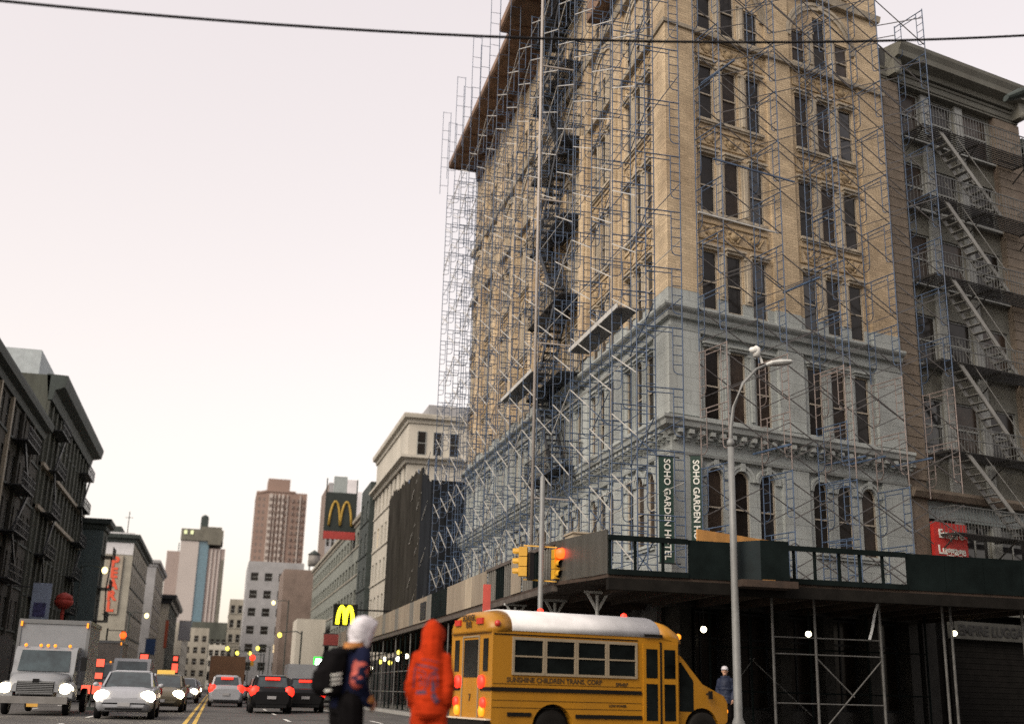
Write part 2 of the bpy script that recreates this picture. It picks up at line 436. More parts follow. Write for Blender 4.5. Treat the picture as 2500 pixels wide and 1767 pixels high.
mb = MB(); wall2(mb, FS, 0, SL, 4.3, ZP, ops_for(SCt, 1, 4.3, ZP), 0.28); mb.build('painted_wall', M_paint, cb, world=True)
mb = MB(); wall2(mb, FS, 0, SL, ZP, 34.0, ops_for(SCt, 1, ZP, 40), 0.28); mb.build('brick_wall', M_bs, cb, world=True)
mb = MB()
r0, r1, r2, r3 = FS.P(0, 0), Vector((CX, CY, 0)), FF.P(10.45, 0), FF.P(10.45, 0, 20); r4 = Vector((r3.x, CY + SL, 0))
up = lambda v, z: Vector((v.x, v.y, z))
for a, b in ((r2, r3), (r3, r4), (r4, r0)): mb.quad(up(a, 4.3), up(b, 4.3), up(b, 34), up(a, 34))
mb.add([up(v, 33.99) for v in (r0, r1, r2, r3, r4)], [(0, 1, 2, 3, 4)])
mb.build('rear_wall', M_bs, cb, world=True)
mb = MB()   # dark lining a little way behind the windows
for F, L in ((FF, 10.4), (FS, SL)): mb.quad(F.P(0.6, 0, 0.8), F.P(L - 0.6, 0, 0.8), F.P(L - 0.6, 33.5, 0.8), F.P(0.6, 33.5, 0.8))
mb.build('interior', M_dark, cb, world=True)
GLS = [M_glass, M_glass, glass('curtained_glass', (0.045, 0.032, 0.024), 0.25, 0.3), glass('sky_catching_glass', (0.02, 0.02, 0.022), 0.08, 0.55), glass('brown_blind_glass', (0.03, 0.02, 0.014), 0.3, 0.25)]
for F, cs in ((FF, WC), (FS, SCt)):
    for nm, a, b in ROWS:
        for i, c in enumerate(cs):
            bb = b + (0.85 if nm == 'F' and i % 3 == 1 else 0)
            window(F, c, a, WW, bb - a, cb, M_sash, random.choice(GLS), d=0.05, arch=(nm == 'A'), fr=0.05, rail=0.47)
def lintel(F, c, z, w, m, hgt=0.17):
    key = ('lin', round(w, 2), m.name, hgt)
    if key not in WM:
        q = MB(); q.box(-w / 2, w / 2, -0.10, 0.04, 0, hgt * 0.55); q.box(-w / 2 - 0.05, w / 2 + 0.05, -0.17, 0.04, hgt * 0.55, hgt); WM[key] = q.mesh('lintel', m)
    o = put('lintel', WM[key], cb, mw=F.M(c, z, 0)); o.matrix_parent_inverse = Matrix.Translation(-Vector(cb.location))
def arch_mold(F, c, z, r, th, pr, m, name='archivolt'):
    key = (name, round(r, 2), th, pr, m.name)
    if key not in WM:
        q = MB(); n = 14
        for (ra, rb, d) in ((r, r + th * 0.55, pr), (r + th * 0.55, r + th, pr * 1.6)):
            for k in range(n):
                p = []
                for y in (-d, 0.03):
                    for ang, rr in ((math.pi * k / n, rb), (math.pi * (k + 1) / n, rb), (math.pi * (k + 1) / n, ra), (math.pi * k / n, ra)): p.append((-rr * math.cos(ang), y, rr * math.sin(ang)))
                q.hexa(p)
        q.box(-0.09, 0.09, -pr * 2.2, 0.02, r - 0.02, r + th + 0.06)
        WM[key] = q.mesh(name, m)
    o = put(name, WM[key], cb, mw=F.M(c, z, 0)); o.matrix_parent_inverse = Matrix.Translation(-Vector(cb.location))
for F, cs in ((FF, WC), (FS, SCt)):
    for i, c in enumerate(cs):
        arch_mold(F, c, 8.35 - WW / 2, WW / 2 + 0.01, 0.2, 0.06, M_paint)
        lintel(F, c, 12.47, WW + 0.12, M_paint)
        for z in (16.05, 19.72, 23.35): lintel(F, c, z, WW + 0.1, M_trim)
groups = [(FF, 2.79), (FF, 7.36)] + [(FS, tS(2.95 + 4.1 * i)) for i in range(8)]
def orn_mesh(w):
    q = MB(); q.box(-w / 2, w / 2, -0.05, 0.03, 0.0, 0.04); q.box(-w / 2, w / 2, -0.05, 0.03, 0.62, 0.66)
    for x in (-w / 2, w / 2 - 0.05): q.box(x, x + 0.05, -0.045, 0.03, 0.04, 0.62)
    for x in (-0.95, 0, 0.95):
        q.ball((x, 0.0, 0.33), 0.17, 8, 1.1, 0.55, 1.0)
        for k in range(6):
            an = k * math.pi / 3 + 0.3; q.ball((x + 0.26 * math.cos(an), 0.0, 0.33 + 0.2 * math.sin(an)), 0.075, 6, 1.2, 0.8, 1)
        for sg in (-1, 1): q.tube((x + sg * 0.12, -0.03, 0.12), (x + sg * 0.4, -0.02, 0.5), 0.035, 5)
    return q.mesh('relief_panel', M_orn)
OM = orn_mesh(3.1)
def part(name, me, F, t, z, d=0.0):
    o = put(name, me, cb, mw=F.M(t, z, d)); o.matrix_parent_inverse = Matrix.Translation(-Vector(cb.location)); return o
q = MB(); q.box(-1.5, 1.5, -0.13, 0.02, -0.1, 0.0); q.box(-1.44, 1.44, -0.08, 0.02, -0.17, -0.1); SILL = q.mesh('sill', M_trim)
q = MB(); q.box(-1.5, 1.5, -0.13, 0.02, -0.1, 0.0); q.box(-1.44, 1.44, -0.08, 0.02, -0.2, -0.1); SILLP = q.mesh('sill', M_paint)
MULL = {}
for k, (z0, z1, m) in enumerate(((9.98, 12.45, M_paint), (ZP, 16.03, M_trim), (17.45, 19.7, M_trim), (21.08, 23.33, M_trim), (24.72, 26.3, M_trim))):
    q = MB()
    for sx in (-1, 1): q.box(sx * 0.55 - 0.15, sx * 0.55 + 0.15, -0.05, 0.02, 0, z1 - z0); q.box(sx * 0.55 - 0.07, sx * 0.55 + 0.07, -0.11, 0.0, 0.1, z1 - z0 - 0.12); q.box(sx * 0.55 - 0.17, sx * 0.55 + 0.17, -0.1, 0.02, z1 - z0 - 0.1, z1 - z0 - 0.02)
    MULL[z0] = q.mesh('mullion', m)
for F, c in groups:
    for z in (17.45, 21.08, 24.72, 28.4): part('sill', SILL, F, c, z)
    for z in (5.92, 9.98): part('sill', SILLP, F, c, z)
    for z0 in MULL: part('mullion', MULL[z0], F, c, z0)
    for z in (16.42, 20.06, 23.70): part('relief_panel', OM, F, c, z)
    arch_mold(F, c, 25.86, 1.52, 0.3, 0.07, M_trim, 'great_arch')
# piers
def pier(F, t0, t1, z0, z1, m, d=0.13):
    q = MB(); q.fbox(F, t0, t1, z0, z1, -d, 0.02); q.build('pier', m, cb, world=True)
for z0, z1 in ((4.3, 8.62), (9.97, 12.86), (13.8, ZP)):
    q = MB(); sweep(q, [(-0.02, z0), (0.14, z0), (0.14, z1), (-0.02, z1)], tS(1.25), 1.12); q.build('corner_pier', M_paint, cb, world=True)
    for a, b in ((4.5, 5.65), (9.1, 10.44)): pier(FF, a, b, z0, z1, M_paint)
    for i in range(1, 8): pier(FS, tS(5.0 + 4.1 * (i - 1) + .42), tS(5.0 + 4.1 * (i - 1) - .42), z0, z1, M_paint)
mq = M_bf
q = MB(); sweep(q, [(-0.02, ZP + .003), (0.145, ZP + .003), (0.145, 33.9), (-0.02, 33.9)], tS(1.25), 1.12); q.build('corner_pier', M_bf, cb, world=True)
for a, b in ((4.5, 5.65), (9.1, 10.44)): pier(FF, a, b, ZP + .003, 33.9, M_bf, 0.11)
for i in range(1, 8):
    c = 5.0 + 4.1 * (i - 1); pier(FS, tS(c + .42), tS(c - .42), ZP + .003, 33.9, M_bs, 0.2)
    q = MB(); q.tube(FS.P(tS(c), ZP + .3, -0.24), FS.P(tS(c), 24.4, -0.24), 0.2, 10); q.build('colonnette', M_bs, cb, world=True)
# cornices
def molding(name, prof, m, tf=10.46, ts=0.0):
    q = MB(); sweep(q, prof, ts, tf); return q.build(name, m, cb, world=True)
molding('cornice', [(-.02, 13.30), (.16, 13.30), (.20, 13.40), (.20, 13.47), (.34, 13.56), (.38, 13.62), (.38, 13.695), (-.02, 13.715)], M_paint)
molding('string_course', [(-.02, 12.87), (.15, 12.87), (.17, 12.95), (-.02, 12.95)], M_paint)
molding('cornice', [(-.02, 9.28), (.10, 9.28), (.12, 9.41), (.40, 9.52), (.44, 9.66), (.50, 9.72), (.50, 9.825), (-.02, 9.85)], M_paint)
molding('string_course', [(-.02, 8.63), (.15, 8.63), (.18, 8.72), (-.02, 8.72)], M_paint)
molding('string_course', [(-.02, 24.42), (.22, 24.42), (.25, 24.55), (-.02, 24.55)], M_trim)
molding('string_course', [(-.02, 27.75), (.25, 27.75), (.34, 27.98), (-.02, 27.98)], M_trim)
q = MB(); q.box(-.085, .085, -0.38, 0.02, 0, 0.14); q.box(-.085, .085, -0.24, 0.02, -0.12, 0.0); q.box(-.07, .07, -0.13, 0.02, -0.2, -0.12); BRM = q.mesh('bracket', M_paint)
for k in range(25): part('bracket', BRM, FF, 0.12 + k * 0.43, 9.30)
for k in range(77): part('bracket', BRM, FS, 0.2 + k * 0.43, 9.30)
molding('roof_cornice', [(-.02, 33.2), (.22, 33.2), (.28, 33.7), (2.45, 33.72), (2.55, 33.8), (2.55, 34.2), (-.02, 34.3)], M_soff, ts=tS(16.5))
q = MB(); q.rings([[FS.P(t, z, -d) for d, z in [(-.02, 32.9), (.22, 32.9), (.28, 33.5), (1.95, 33.52), (2.05, 33.6), (2.05, 33.95), (-.02, 34.05)]] for t in (.55, tS(16.52))]); q.build('roof_cornice', M_soff, cb, world=True)
q = MB(); q.box(-.07, .07, -1.7, 0, 0.22, 0.34); BR2 = q.mesh('soffit_strip', mat('soffit_strip_brown', (.12, .065, .04), var=.3))
for k in range(14): part('soffit_strip', BR2, FS, 0.9 + k * 2.36, 33.24 + (.2 if k > 6 else 0), -0.2)
q = MB(); q.fbox(FS, tS(6.9), tS(4.3), 28.62, 30.0, -0.85, 0.0); q.build('hoarding_box', M_soff, cb, world=True)
# ground floor behind the shed
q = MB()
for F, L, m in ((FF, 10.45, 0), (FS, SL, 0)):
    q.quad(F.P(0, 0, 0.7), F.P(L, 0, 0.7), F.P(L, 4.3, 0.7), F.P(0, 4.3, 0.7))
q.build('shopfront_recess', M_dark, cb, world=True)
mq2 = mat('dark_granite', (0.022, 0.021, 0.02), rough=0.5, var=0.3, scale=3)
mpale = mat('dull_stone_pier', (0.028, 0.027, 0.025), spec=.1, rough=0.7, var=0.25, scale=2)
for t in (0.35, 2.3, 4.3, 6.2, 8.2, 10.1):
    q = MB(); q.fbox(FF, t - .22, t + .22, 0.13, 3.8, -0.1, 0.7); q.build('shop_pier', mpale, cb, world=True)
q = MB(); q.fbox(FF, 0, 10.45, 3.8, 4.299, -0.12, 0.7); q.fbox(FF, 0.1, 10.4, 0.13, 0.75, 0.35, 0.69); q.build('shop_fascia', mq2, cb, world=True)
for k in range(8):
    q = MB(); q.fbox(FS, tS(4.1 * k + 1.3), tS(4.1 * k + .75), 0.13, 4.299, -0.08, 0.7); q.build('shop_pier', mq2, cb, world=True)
for a, b in ((0.6, 2.05), (2.55, 4.05), (4.55, 5.95), (6.45, 7.95), (8.45, 9.85)):
    window(FF, (a + b) / 2, 0.76, b - a, 3.0, cb, M_iron, M_glass, d=0.45, fr=0.07, rail=0.72, mull=1)
# fire escape on the side facade
def fire_escape(F, name, floors, t0, t1, proj, stair, root, rail_h=0.95, m=M_iron, mst=None):
    """one thing part with a platform, railing and stair per floor; stair = (t_top, t_bottom) offsets, None for none"""
    fe = bpy.data.objects.new('fire_escape', None); COL.objects.link(fe); fe.parent = root; fe.matrix_parent_inverse = Matrix.Translation(-Vector(root.location))
    for i, z in enumerate(floors):
        q = MB()
        n = max(3, int(proj / (0.075 if not mst else 0.11)))
        for k in range(n): d = -0.06 - (proj - 0.08) * k / (n - 1); q.fbox(F, t0, t1, z - 0.03, z, d - 0.028, d + 0.028)
        for t in (t0, (t0 + t1) / 2, t1 - 0.06): q.fbox(F, t, t + 0.06, z - 0.09, z - 0.031, -proj, 0)
        for t in (t0 + .1, (t0 + t1) / 2, t1 - 0.1): q.bar(F.P(t, z - 0.1, -proj * 0.9), F.P(t, z - 0.75, -0.02), 0.04)
        q.build('platform', m, fe)
        q = MB()
        for dz in (rail_h, rail_h * 0.5): q.bar(F.P(t0, z + dz, -proj), F.P(t1, z + dz, -proj), 0.035)
        for tt in (t0, t1):
            for dz in (rail_h, rail_h * .5): q.bar(F.P(tt, z + dz, -proj), F.P(tt, z + dz, 0), 0.035)
        k = 0; nb = int((t1 - t0) / 0.16)
        for k in range(nb + 1): t = t0 + (t1 - t0) * k / nb; q.bar(F.P(t, z, -proj), F.P(t, z + rail_h, -proj), 0.018)
        for tt in (t0, t1):
            for k in range(1, 6): q.bar(F.P(tt, z, -proj * k / 6), F.P(tt, z + rail_h, -proj * k / 6), 0.018)
        q.build('railing', m, fe)
        if stair and i > 0:
            q = MB(); zb = floors[i - 1]; ta, tb = stair if i % 2 or len(stair) == 2 and stair[0] < stair[1] and mst else (stair[1], stair[0])
            for d in (-proj + 0.08, -proj + 0.68):
                q.bar(F.P(ta, z, d), F.P(tb, zb, d), 0.05, 0.17 if mst else 0.26)
                q.bar(F.P(ta, z + .85, d), F.P(tb, zb + .85, d), 0.03)
            ns = 13
            for k in range(1, ns): u = k / ns; t = ta + (tb - ta) * u; zz = z + (zb - z) * u; q.fbox(F, t - .12, t + .12, zz - (.025 if mst else .05), zz, -proj + 0.09, -proj + 0.67)
            q.build('stair', mst or m, fe)
    return fe
fire_escape(FS, 'fire_escape', [9.9, 13.8, 17.2, 20.8, 24.5, 28.2, 31.9], tS(14.6), tS(9.2), 1.15, (tS(13.4), tS(10.4)), cb)

# ---------------------------------------------------------------- scaffolding
def frame_mesh(w, m, h=1.95):
    """welded frame: two legs, double top rail, ladder strut with rungs and a curved foot by each leg; x runs outwards"""
    q = MB(); r = 0.022
    q.tube((0, 0, 0), (0, 0, h), r, 5); q.tube((w, 0, 0), (w, 0, h), r, 5)
    q.tube((0, 0, h - .05), (w, 0, h - .05), r, 5); q.tube((0.32, 0, h - .2), (w - .32, 0, h - .2), r * .8, 5)
    for x, sx in ((0, 1), (w, -1)):
        q.path([(x + sx * .32, 0, h - .06), (x + sx * .32, 0, .62), (x + sx * .29, 0, .5), (x + sx * .2, 0, .43), (x, 0, .42)], r * .8, 5, False)
        for k in range(4): z = 0.72 + k * 0.31; q.tube((x, 0, z), (x + sx * .32, 0, z), r * .7, 4)
    return q.mesh('scaffold_frame', m)
def brace_mesh(L, m, h=1.2, both=True):
    q = MB(); q.bar((0, 0, 0.35), (L, 0, 0.35 + h), 0.03)
    if both: q.bar((0, 0.03, 0.35 + h), (L, 0.03, 0.35), 0.03)
    return q.mesh('cross_brace', m)
def plank_mesh(L, w, m, n=4):
    q = MB()
    for k in range(n): q.box(0, L, k * w / n + .01, (k + 1) * w / n - .01, 0, 0.045)
    return q.mesh('plank', m)
Z0 = 4.3; LIFT = 1.95
sf = thing('scaffold', 'blue tube scaffold climbing the short front facade above the dark green shed', 'scaffold', FF.P(0, Z0, -1))
inv = lambda o, r: setattr(o, 'matrix_parent_inverse', Matrix.Translation(-Vector(r.location)))
FW = 1.45
fmB, fmP = frame_mesh(FW, M_blue), frame_mesh(FW, M_pink)
FT = [0.85, 3.36, 5.82, 6.12, 8.52, 11.1]; NL = 12
HB = R(90)
for it, t in enumerate(FT):
    for k in range(NL):
        if it == 5 and k < 2: continue
        me = fmP if k in (2, 3) and it < 6 and not (it in (2,) and k == 2) else fmB
        M = FF.M(t, Z0 + LIFT * k, -0.42) @ Matrix.Rotation(-HB, 4, 'Z')
        o = put('scaffold_frame', me, sf, mw=M); inv(o, sf)
for it in range(len(FT) - 1):
    L = FT[it + 1] - FT[it]
    if L < 1: continue
    bm_ = brace_mesh(L, M_dkbr)
    for k in range(NL):
        for d in (-0.42, -0.42 - FW):
            if random.random() < 0.12: continue
            o = put('cross_brace', bm_, sf, mw=FF.M(FT[it], Z0 + LIFT * k, d)); inv(o, sf)
q = MB(); q.bar(FF.P(0.4, 18.35, -2.0), FF.P(3.9, 18.35, -2.0), 0.05); q.build('rail', M_blue, sf, world=True)
q = MB(); q.bar(FF.P(-.3, 14.3 + 1.95, -2.05), FF.P(2.9, 14.3 + 1.93, -2.05), 0.05); q.build('rail', M_galv, sf, world=True)
for t, z in ((3.0, 8.9), (6.2, 8.9), (7.1, 9.0), (9.3, 9.2), (4.6, 14.9), (1.2, 22.2)):
    q = MB(); q.bar(FF.P(t, z, -0.4), FF.P(t + .05, z + .02, -2.2), 0.06); q.build('outrigger', M_blue, sf, world=True)
# side scaffold
ss = thing('scaffold', 'blue tube scaffold with pale cross braces up the long street side of the corner building', 'scaffold', FS.P(SL / 2, Z0, -1.2))
SW = 1.5; SP = 2.32; NS = 15
fmS = frame_mesh(SW, M_blue)
SPOS = [-2.45 + SP * k for k in range(NS + 1)]
bmG2 = brace_mesh(SP, M_galv, both=True); bmG = brace_mesh(SP, M_galv, both=False); bmD = brace_mesh(SP, M_blue)
cnt = 0
for i, s in enumerate(SPOS):
    nl = 14
    for k in range(nl):
        M = Matrix.Translation((CX - 0.6, CY + s, Z0 + LIFT * k)) @ Matrix.Rotation(R(180), 4, 'Z')
        o = put('scaffold_frame', fmS, ss, mw=M); inv(o, ss); cnt += 1
    if i < NS:
        for k in range(nl):
            if 3 < k < 11 and i % 2 == 0 and random.random() < 0.15: continue
            M = Matrix.Translation((CX - 0.6 - SW, CY + s, Z0 + LIFT * k)) @ Matrix.Rotation(HB, 4, 'Z')
            o = put('cross_brace', bmG2 if (i * 2 + k) % 3 == 0 and i > 2 else bmG, ss, mw=M); inv(o, ss)
            if (i + 2 * k) % 4 == 1: o = put('cross_brace', bmD, ss, mw=Matrix.Translation((CX - 0.62, CY + s, Z0 + LIFT * k)) @ Matrix.Rotation(HB, 4, 'Z')); inv(o, ss)
for k in range(14):
    for x in (CX - 0.6, CX - 0.6 - SW):
        if (k * 3 + int(x * 7)) % 4 == 0: continue
        q = MB(); q.tube((x + .03, CY + SPOS[0], Z0 + LIFT * k + 1.0), (x + .03, CY + SPOS[-1], Z0 + LIFT * k + 1.0), .016, 5); q.build('ledger', M_galv if k % 2 else M_blue, ss, world=True)
# outer tower passing the roof cornice
q = MB()
for x in (0, .5): q.tube((x, 0, 0), (x, 0, LIFT), .018, 5)
for z in (.6, 1.9): q.tube((0, 0, z), (.5, 0, z), .015, 4)
fmT = q.mesh('scaffold_frame', M_blue)
for i, s in enumerate(SPOS[7:]):
    for k in (14, 15, 16):
        if k == 16 and i % 2: continue
        M = Matrix.Translation((CX - 2.09, CY + s, Z0 + LIFT * k)) @ Matrix.Rotation(R(180), 4, 'Z')
        o = put('scaffold_frame', fmT, ss, mw=M); inv(o, ss)
pm = plank_mesh(5.4, 0.75, M_dkbr, 3)
for (x, y, z) in ((12.35, CY - 0.6, 12.15 + 1.05), (12.35, CY + 10.2, 13.9)):
    o = put('plank', pm, ss, mw=Matrix.Translation((x, y, z)) @ Matrix.Rotation(HB, 4, 'Z')); inv(o, ss)
    q = MB(); q.bar((x - .78, y, z + .07), (x - .78, y + 5.4, z + .07), 0.04, 0.16); q.build('toe_board', M_galv, ss, world=True)
# ---------------------------------------------------------------- sidewalk shed
sh = thing('sidewalk_shed', 'plywood and steel pedestrian shed wrapped round the corner building', 'shed', (11, 31, 0))
ZB, ZT = 4.0, 5.08
deck = [(9.0, 91.4), (9.0, 31.2), (9.45, 29.2), (9.6, 28.3), (24.5, 28.3), (24.5, 36.3)] + [tuple(FF.P(10.4, 0, -0.02).xy), (CX - .02, CY - .02), (CX - .02, 91.4)]
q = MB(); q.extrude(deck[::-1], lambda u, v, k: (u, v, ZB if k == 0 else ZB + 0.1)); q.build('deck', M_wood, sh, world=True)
def panel(a, b, z0, z1, m, th=0.03, name='parapet_panel'):
    a = Vector((*a, 0)); b = Vector((*b, 0)); d = (b - a).normalized(); n_ = Vector((d.y, -d.x, 0)) * th
    q = MB(); q.hexa([a + Vector((0, 0, z0)), b + Vector((0, 0, z0)), b - n_ + Vector((0, 0, z0)), a - n_ + Vector((0, 0, z0)), a + Vector((0, 0, z1)), b + Vector((0, 0, z1)), b - n_ + Vector((0, 0, z1)), a - n_ + Vector((0, 0, z1))])
    return q.build(name, m, sh, world=True)
M_ply2 = mat('grey_plywood', (0.13, 0.125, 0.112), rough=0.8, var=0.25, scale=2, streak=True, bump=0.2)
M_ply3 = mat('pale_plywood', (0.29, 0.245, 0.185), rough=0.8, var=0.2, scale=2, streak=True, bump=0.2)
y = 31.35; k = 0
pat = {0: 'o', 1: 'o', 2: 'o', 3: 't', 4: 'o', 5: 'o', 6: 'o', 7: 't', 8: 't', 9: 'p', 10: 't', 11: 't', 12: 't', 13: 'd', 14: 'd', 15: 'd'}
while y < 91:
    c = pat.get(k, 't' if k % 4 else 'g'); y2 = min(y + 1.21, 91.3)
    if c != 'o': panel((9.0, y), (9.0, y2), ZB + .1, ZT + 0.12 + 0.01 * random.random(), {'t': M_ply, 'p': M_ply3, 'd': M_dgrn, 'g': M_ply2}[c])
    else:
        q = MB()
        for u in range(4): q.box(9.0, 9.06, y + .05 + u * .3, y + .13 + u * .3, ZB + .1, ZT + .05)
        q.build('baluster', M_dgrn if k % 2 else M_ply2, sh, world=True)
    y = y2; k += 1
q = MB(); q.box(8.93, 8.985, 52.0, 53.4, ZB + .2, ZT - .1); q.build('notice_board', M_iron, sh, world=True)
q = MB(); q.box(8.94, 9.09, 31.2, 91.3, ZB - .16, ZB - .002); q.box(8.98, 9.08, 31.25, 40.1, ZT + .06, ZT + .17); q.build('edge_beam', M_galv and mat('edge_timber', (0.07, 0.058, 0.05), var=0.3), sh, world=True)
# chamfered corner panel and front panels
M_cor = mat('satin_corner_panel', (0.055, 0.054, 0.049), rough=0.32, var=0.2, scale=2.5, spec=0.5, streak=True)
panel((9.02, 31.2), (9.58, 28.32), ZB + .1, ZT + 0.16, M_cor)
def fpanel(x0, x1, m, y=28.3, z1=ZT): q = MB(); q.box(x0, x1, y - .03, y, ZB + .08, z1); q.build('parapet_panel', m, sh, world=True)
M_dg2 = mat('dark_teal_paint', (0.006, 0.011, 0.013), rough=0.6, var=0.35, scale=1.2, spec=.15)
for x0, x1 in ((11.82, 13.05), (18.29, 19.5), (19.515, 20.73), (20.745, 21.96), (21.975, 23.2), (23.215, 24.45)): fpanel(x0, x1, M_dgrn)
fpanel(13.57, 14.375, M_dgrn, 27.6, ZT + .02)
panel((13.05, 28.3), (13.6, 27.62), ZB + .05, ZT + .02, M_dg2)
panel((14.36, 27.62), (14.36, 28.3), ZB + .05, ZT + .02, M_dg2)
for x0, x1 in ((9.6, 11.82), (14.36, 18.29)):
    q = MB(); q.box(x0, x1, 28.24, 28.3, ZT - .12, ZT + .02); q.box(x0, x1, 28.24, 28.3, ZB + .08, ZB + .22); q.build('guard_rail', M_dgrn, sh, world=True)
for x in (9.66, 10.36, 11.13, 14.91, 15.53, 16.27, 16.89, 17.59):
    q = MB(); q.box(x - .035, x + .035, 28.31, 28.37, ZB + .1, ZT - .02); q.build('guard_post', M_dgrn, sh, world=True)
q = MB(); q.box(9.6, 24.5, 28.26, 28.46, ZB - .3, ZB - .002); q.build('edge_beam', mat('dark_edge_beam', (0.010, 0.009, 0.008), spec=.08, var=0.3), sh, world=True)
q = MB(); q.box(13.0, 14.6, 27.55, 28.25, ZB - .12, ZB + .06); q.build('bracket_deck', M_wood, sh, world=True)
for k in range(11):
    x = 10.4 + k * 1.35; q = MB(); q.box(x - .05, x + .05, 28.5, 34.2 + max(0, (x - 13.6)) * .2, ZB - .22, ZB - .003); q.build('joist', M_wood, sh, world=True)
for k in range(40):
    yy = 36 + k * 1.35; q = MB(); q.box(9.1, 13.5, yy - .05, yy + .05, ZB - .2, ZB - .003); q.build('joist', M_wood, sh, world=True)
def post(x, y, m, r=0.045, head=False, top=None):
    q = MB(); top = top or ZB - .22; q.tube((x, y, 0.13), (x, y, top), r, 8); q.box(x - .1, x + .1, y - .1, y + .1, 0.13, 0.16)
    if head:
        for sx in (-1, 1): q.bar((x, y, top - .45), (x + sx * .3, y, top + .05), 0.07)
        q.box(x - .38, x + .38, y - .06, y + .06, top + .03, top + .1)
    q.build('post', m, sh, world=True)
M_dpost = mat('dull_steel_post', (0.075, 0.075, 0.073), rough=0.5, var=0.3, scale=3)
M_wpost = mat('white_steel_post', (0.36, 0.37, 0.36), rough=0.5, var=0.2, scale=3)
for x in (14.54, 15.81, 17.81, 19.8, 20.06, 22.4): post(x, 29.0, M_dpost, 0.04)
for x in (14.54, 15.9, 17.9, 19.9, 22.0): post(x, 33.2, M_dgrn, 0.035)
for x, y in ((10.2, 31.0), (9.95, 34.4), (9.3, 36.8), (9.3, 40)): post(x, y, M_wpost, 0.055, True)
for k in range(30):
    yy = 42.5 + k * 1.62
    for x in (9.15, 12.9): post(x, yy, M_dpost if k % 3 == 0 else M_dgrn, 0.045)
def tie(p, q_, r=0.022, m=None, name='brace'): q = MB(); q.tube(p, q_, r, 6); q.build(name, m or M_dpost, sh, world=True)
for z in (2.72, 2.05 + .23, 1.05 - .05):
    tie((14.54, 29, z), (15.81, 29, z), name='ledger'); tie((15.81, 29, z), (17.81, 29, z), name='ledger')
tie((15.81, 29, .2), (17.81, 29, 2.2)); tie((15.81, 29, 2.2), (16.9, 29, 1.2)); tie((14.54, 33.2, .6), (16.0, 33.2, 2.3)); tie((15.85, 33.2, 2.3), (17.9, 33.2, .6))
for z in (1.0, 2.0): tie((9.15, 42.5, z), (9.15, 91.2, z), .03, M_dpost, 'ledger')
for z in (1.3, 2.6): tie((14.5, 33.2, z), (22, 33.2, z), .025, M_dgrn, 'ledger')
# loose stuff on the shed deck
M_opl = mat('fresh_orange_plywood', (0.42, 0.21, 0.06), rough=0.7, var=0.25, scale=2, streak=True)
o = MB(); o.hexa([FF.P(-1.35, 4.11, -3.05), FF.P(1.6, 4.11, -3.05), FF.P(1.6, 4.11, -3.0), FF.P(-1.35, 4.11, -3.0), FF.P(-1.35, 5.74, -3.05), FF.P(1.6, 5.62, -3.05), FF.P(1.6, 5.62, -3.0), FF.P(-1.35, 5.74, -3.0)])
tag(o.build('plywood_board', M_opl), 'long sheet of orange plywood on edge on the shed deck beside the white lamp post', 'board')
o = MB(); o.box(10.3, 10.95, 33.7, 34.6, 4.11, 5.85); o.box(10.26, 11.0, 33.66, 34.64, 5.85, 5.9)
tag(o.build('crate', M_ply3), 'tan plywood crate on the shed deck behind the grey corner panel', 'crate')

# ---------------------------------------------------------------- building with the fire escape on the right
lb = thing('loft_building', 'darker loft building with zigzag fire escape and red sign right of the corner building', 'building', FF.P(10.47, 0))
M_lw = mat('dull_beige_spandrel', (0.15, 0.15, 0.132), rough=0.8, var=0.15, scale=1.2, streak=True, bump=0.15, dark=(0.13, 0.12, 0.10), darkamt=0.5)
M_ls = mat('banded_brown_stone', (0.15, 0.122, 0.096), rough=0.85, var=0.22, scale=2, bump=0.3, dark=(0.14, 0.10, 0.08), darkamt=0.6)
M_lf = mat('weathered_white_frame', (0.24, 0.25, 0.245), rough=0.6, var=0.2, scale=4)
LW = [(11.46, 12.9), (13.34, 14.86), (15.34, 16.98)]
LR = [(5.0, 7.6), (10.2, 12.3), (13.6, 15.66), (16.95, 19.06), (20.15, 22.1), (23.25, 25.35)]
q = MB(); wall(q, FF, 11.4, 17.1, 4.3, 25.4, [(a, b, z0, z1) for a, b in LW for z0, z1 in LR], 0.3, 0.25); q.build('spandrel_wall', M_lw, lb, world=True)
q = MB(); q.fbox(FF, 10.475, 18.6, 4.3, 25.94, 0.7, 12.0); q.fbox(FF, 10.5, 18.55, 0.0, 4.29, 1.6, 12.0); q.build('inner_wall', M_dark, lb, world=True)
q = MB(); q.fbox(FF, 10.475, 11.4, 4.3, 25.4, 0.0, 0.69); q.fbox(FF, 17.1, 18.6, 4.3, 25.4, 0.0, 0.69); q.build('pier', M_ls, lb, world=True)
SB = {}
for (a, b) in ((10.47, 11.42), (17.08, 18.62)):
    for k in range(41):
        w = b - a
        if w not in SB: q = MB(); q.box(0, w, -0.06, 0.05, 0.02, 0.395); SB[w] = q.mesh('stone', M_ls)
        oo = put('stone', SB[w], lb, mw=FF.M(a, 8.95 + 0.4 * k, 0)); oo.matrix_parent_inverse = Matrix.Translation(-Vector(lb.location))
for a, b in LW:
    for z0, z1 in LR: window(FF, (a + b) / 2, z0, b - a, z1 - z0, lb, M_lf, random.choice(GLS), d=0.32, fr=0.07, rail=0.5, mull=1 if z0 < 6 else 0)
for t in (13.13, 15.11):
    q = MB(); q.fbox(FF, t - .22, t + .22, 4.3, 25.39, 0.12, 0.27); q.build('mullion_pier', M_lf, lb, world=True)
for z0, z1 in LR[1:]:
    q = MB(); q.fbox(FF, 11.42, 17.08, z0 - .14, z0 - .02, 0.05, 0.3); q.build('sill', M_lf, lb, world=True)
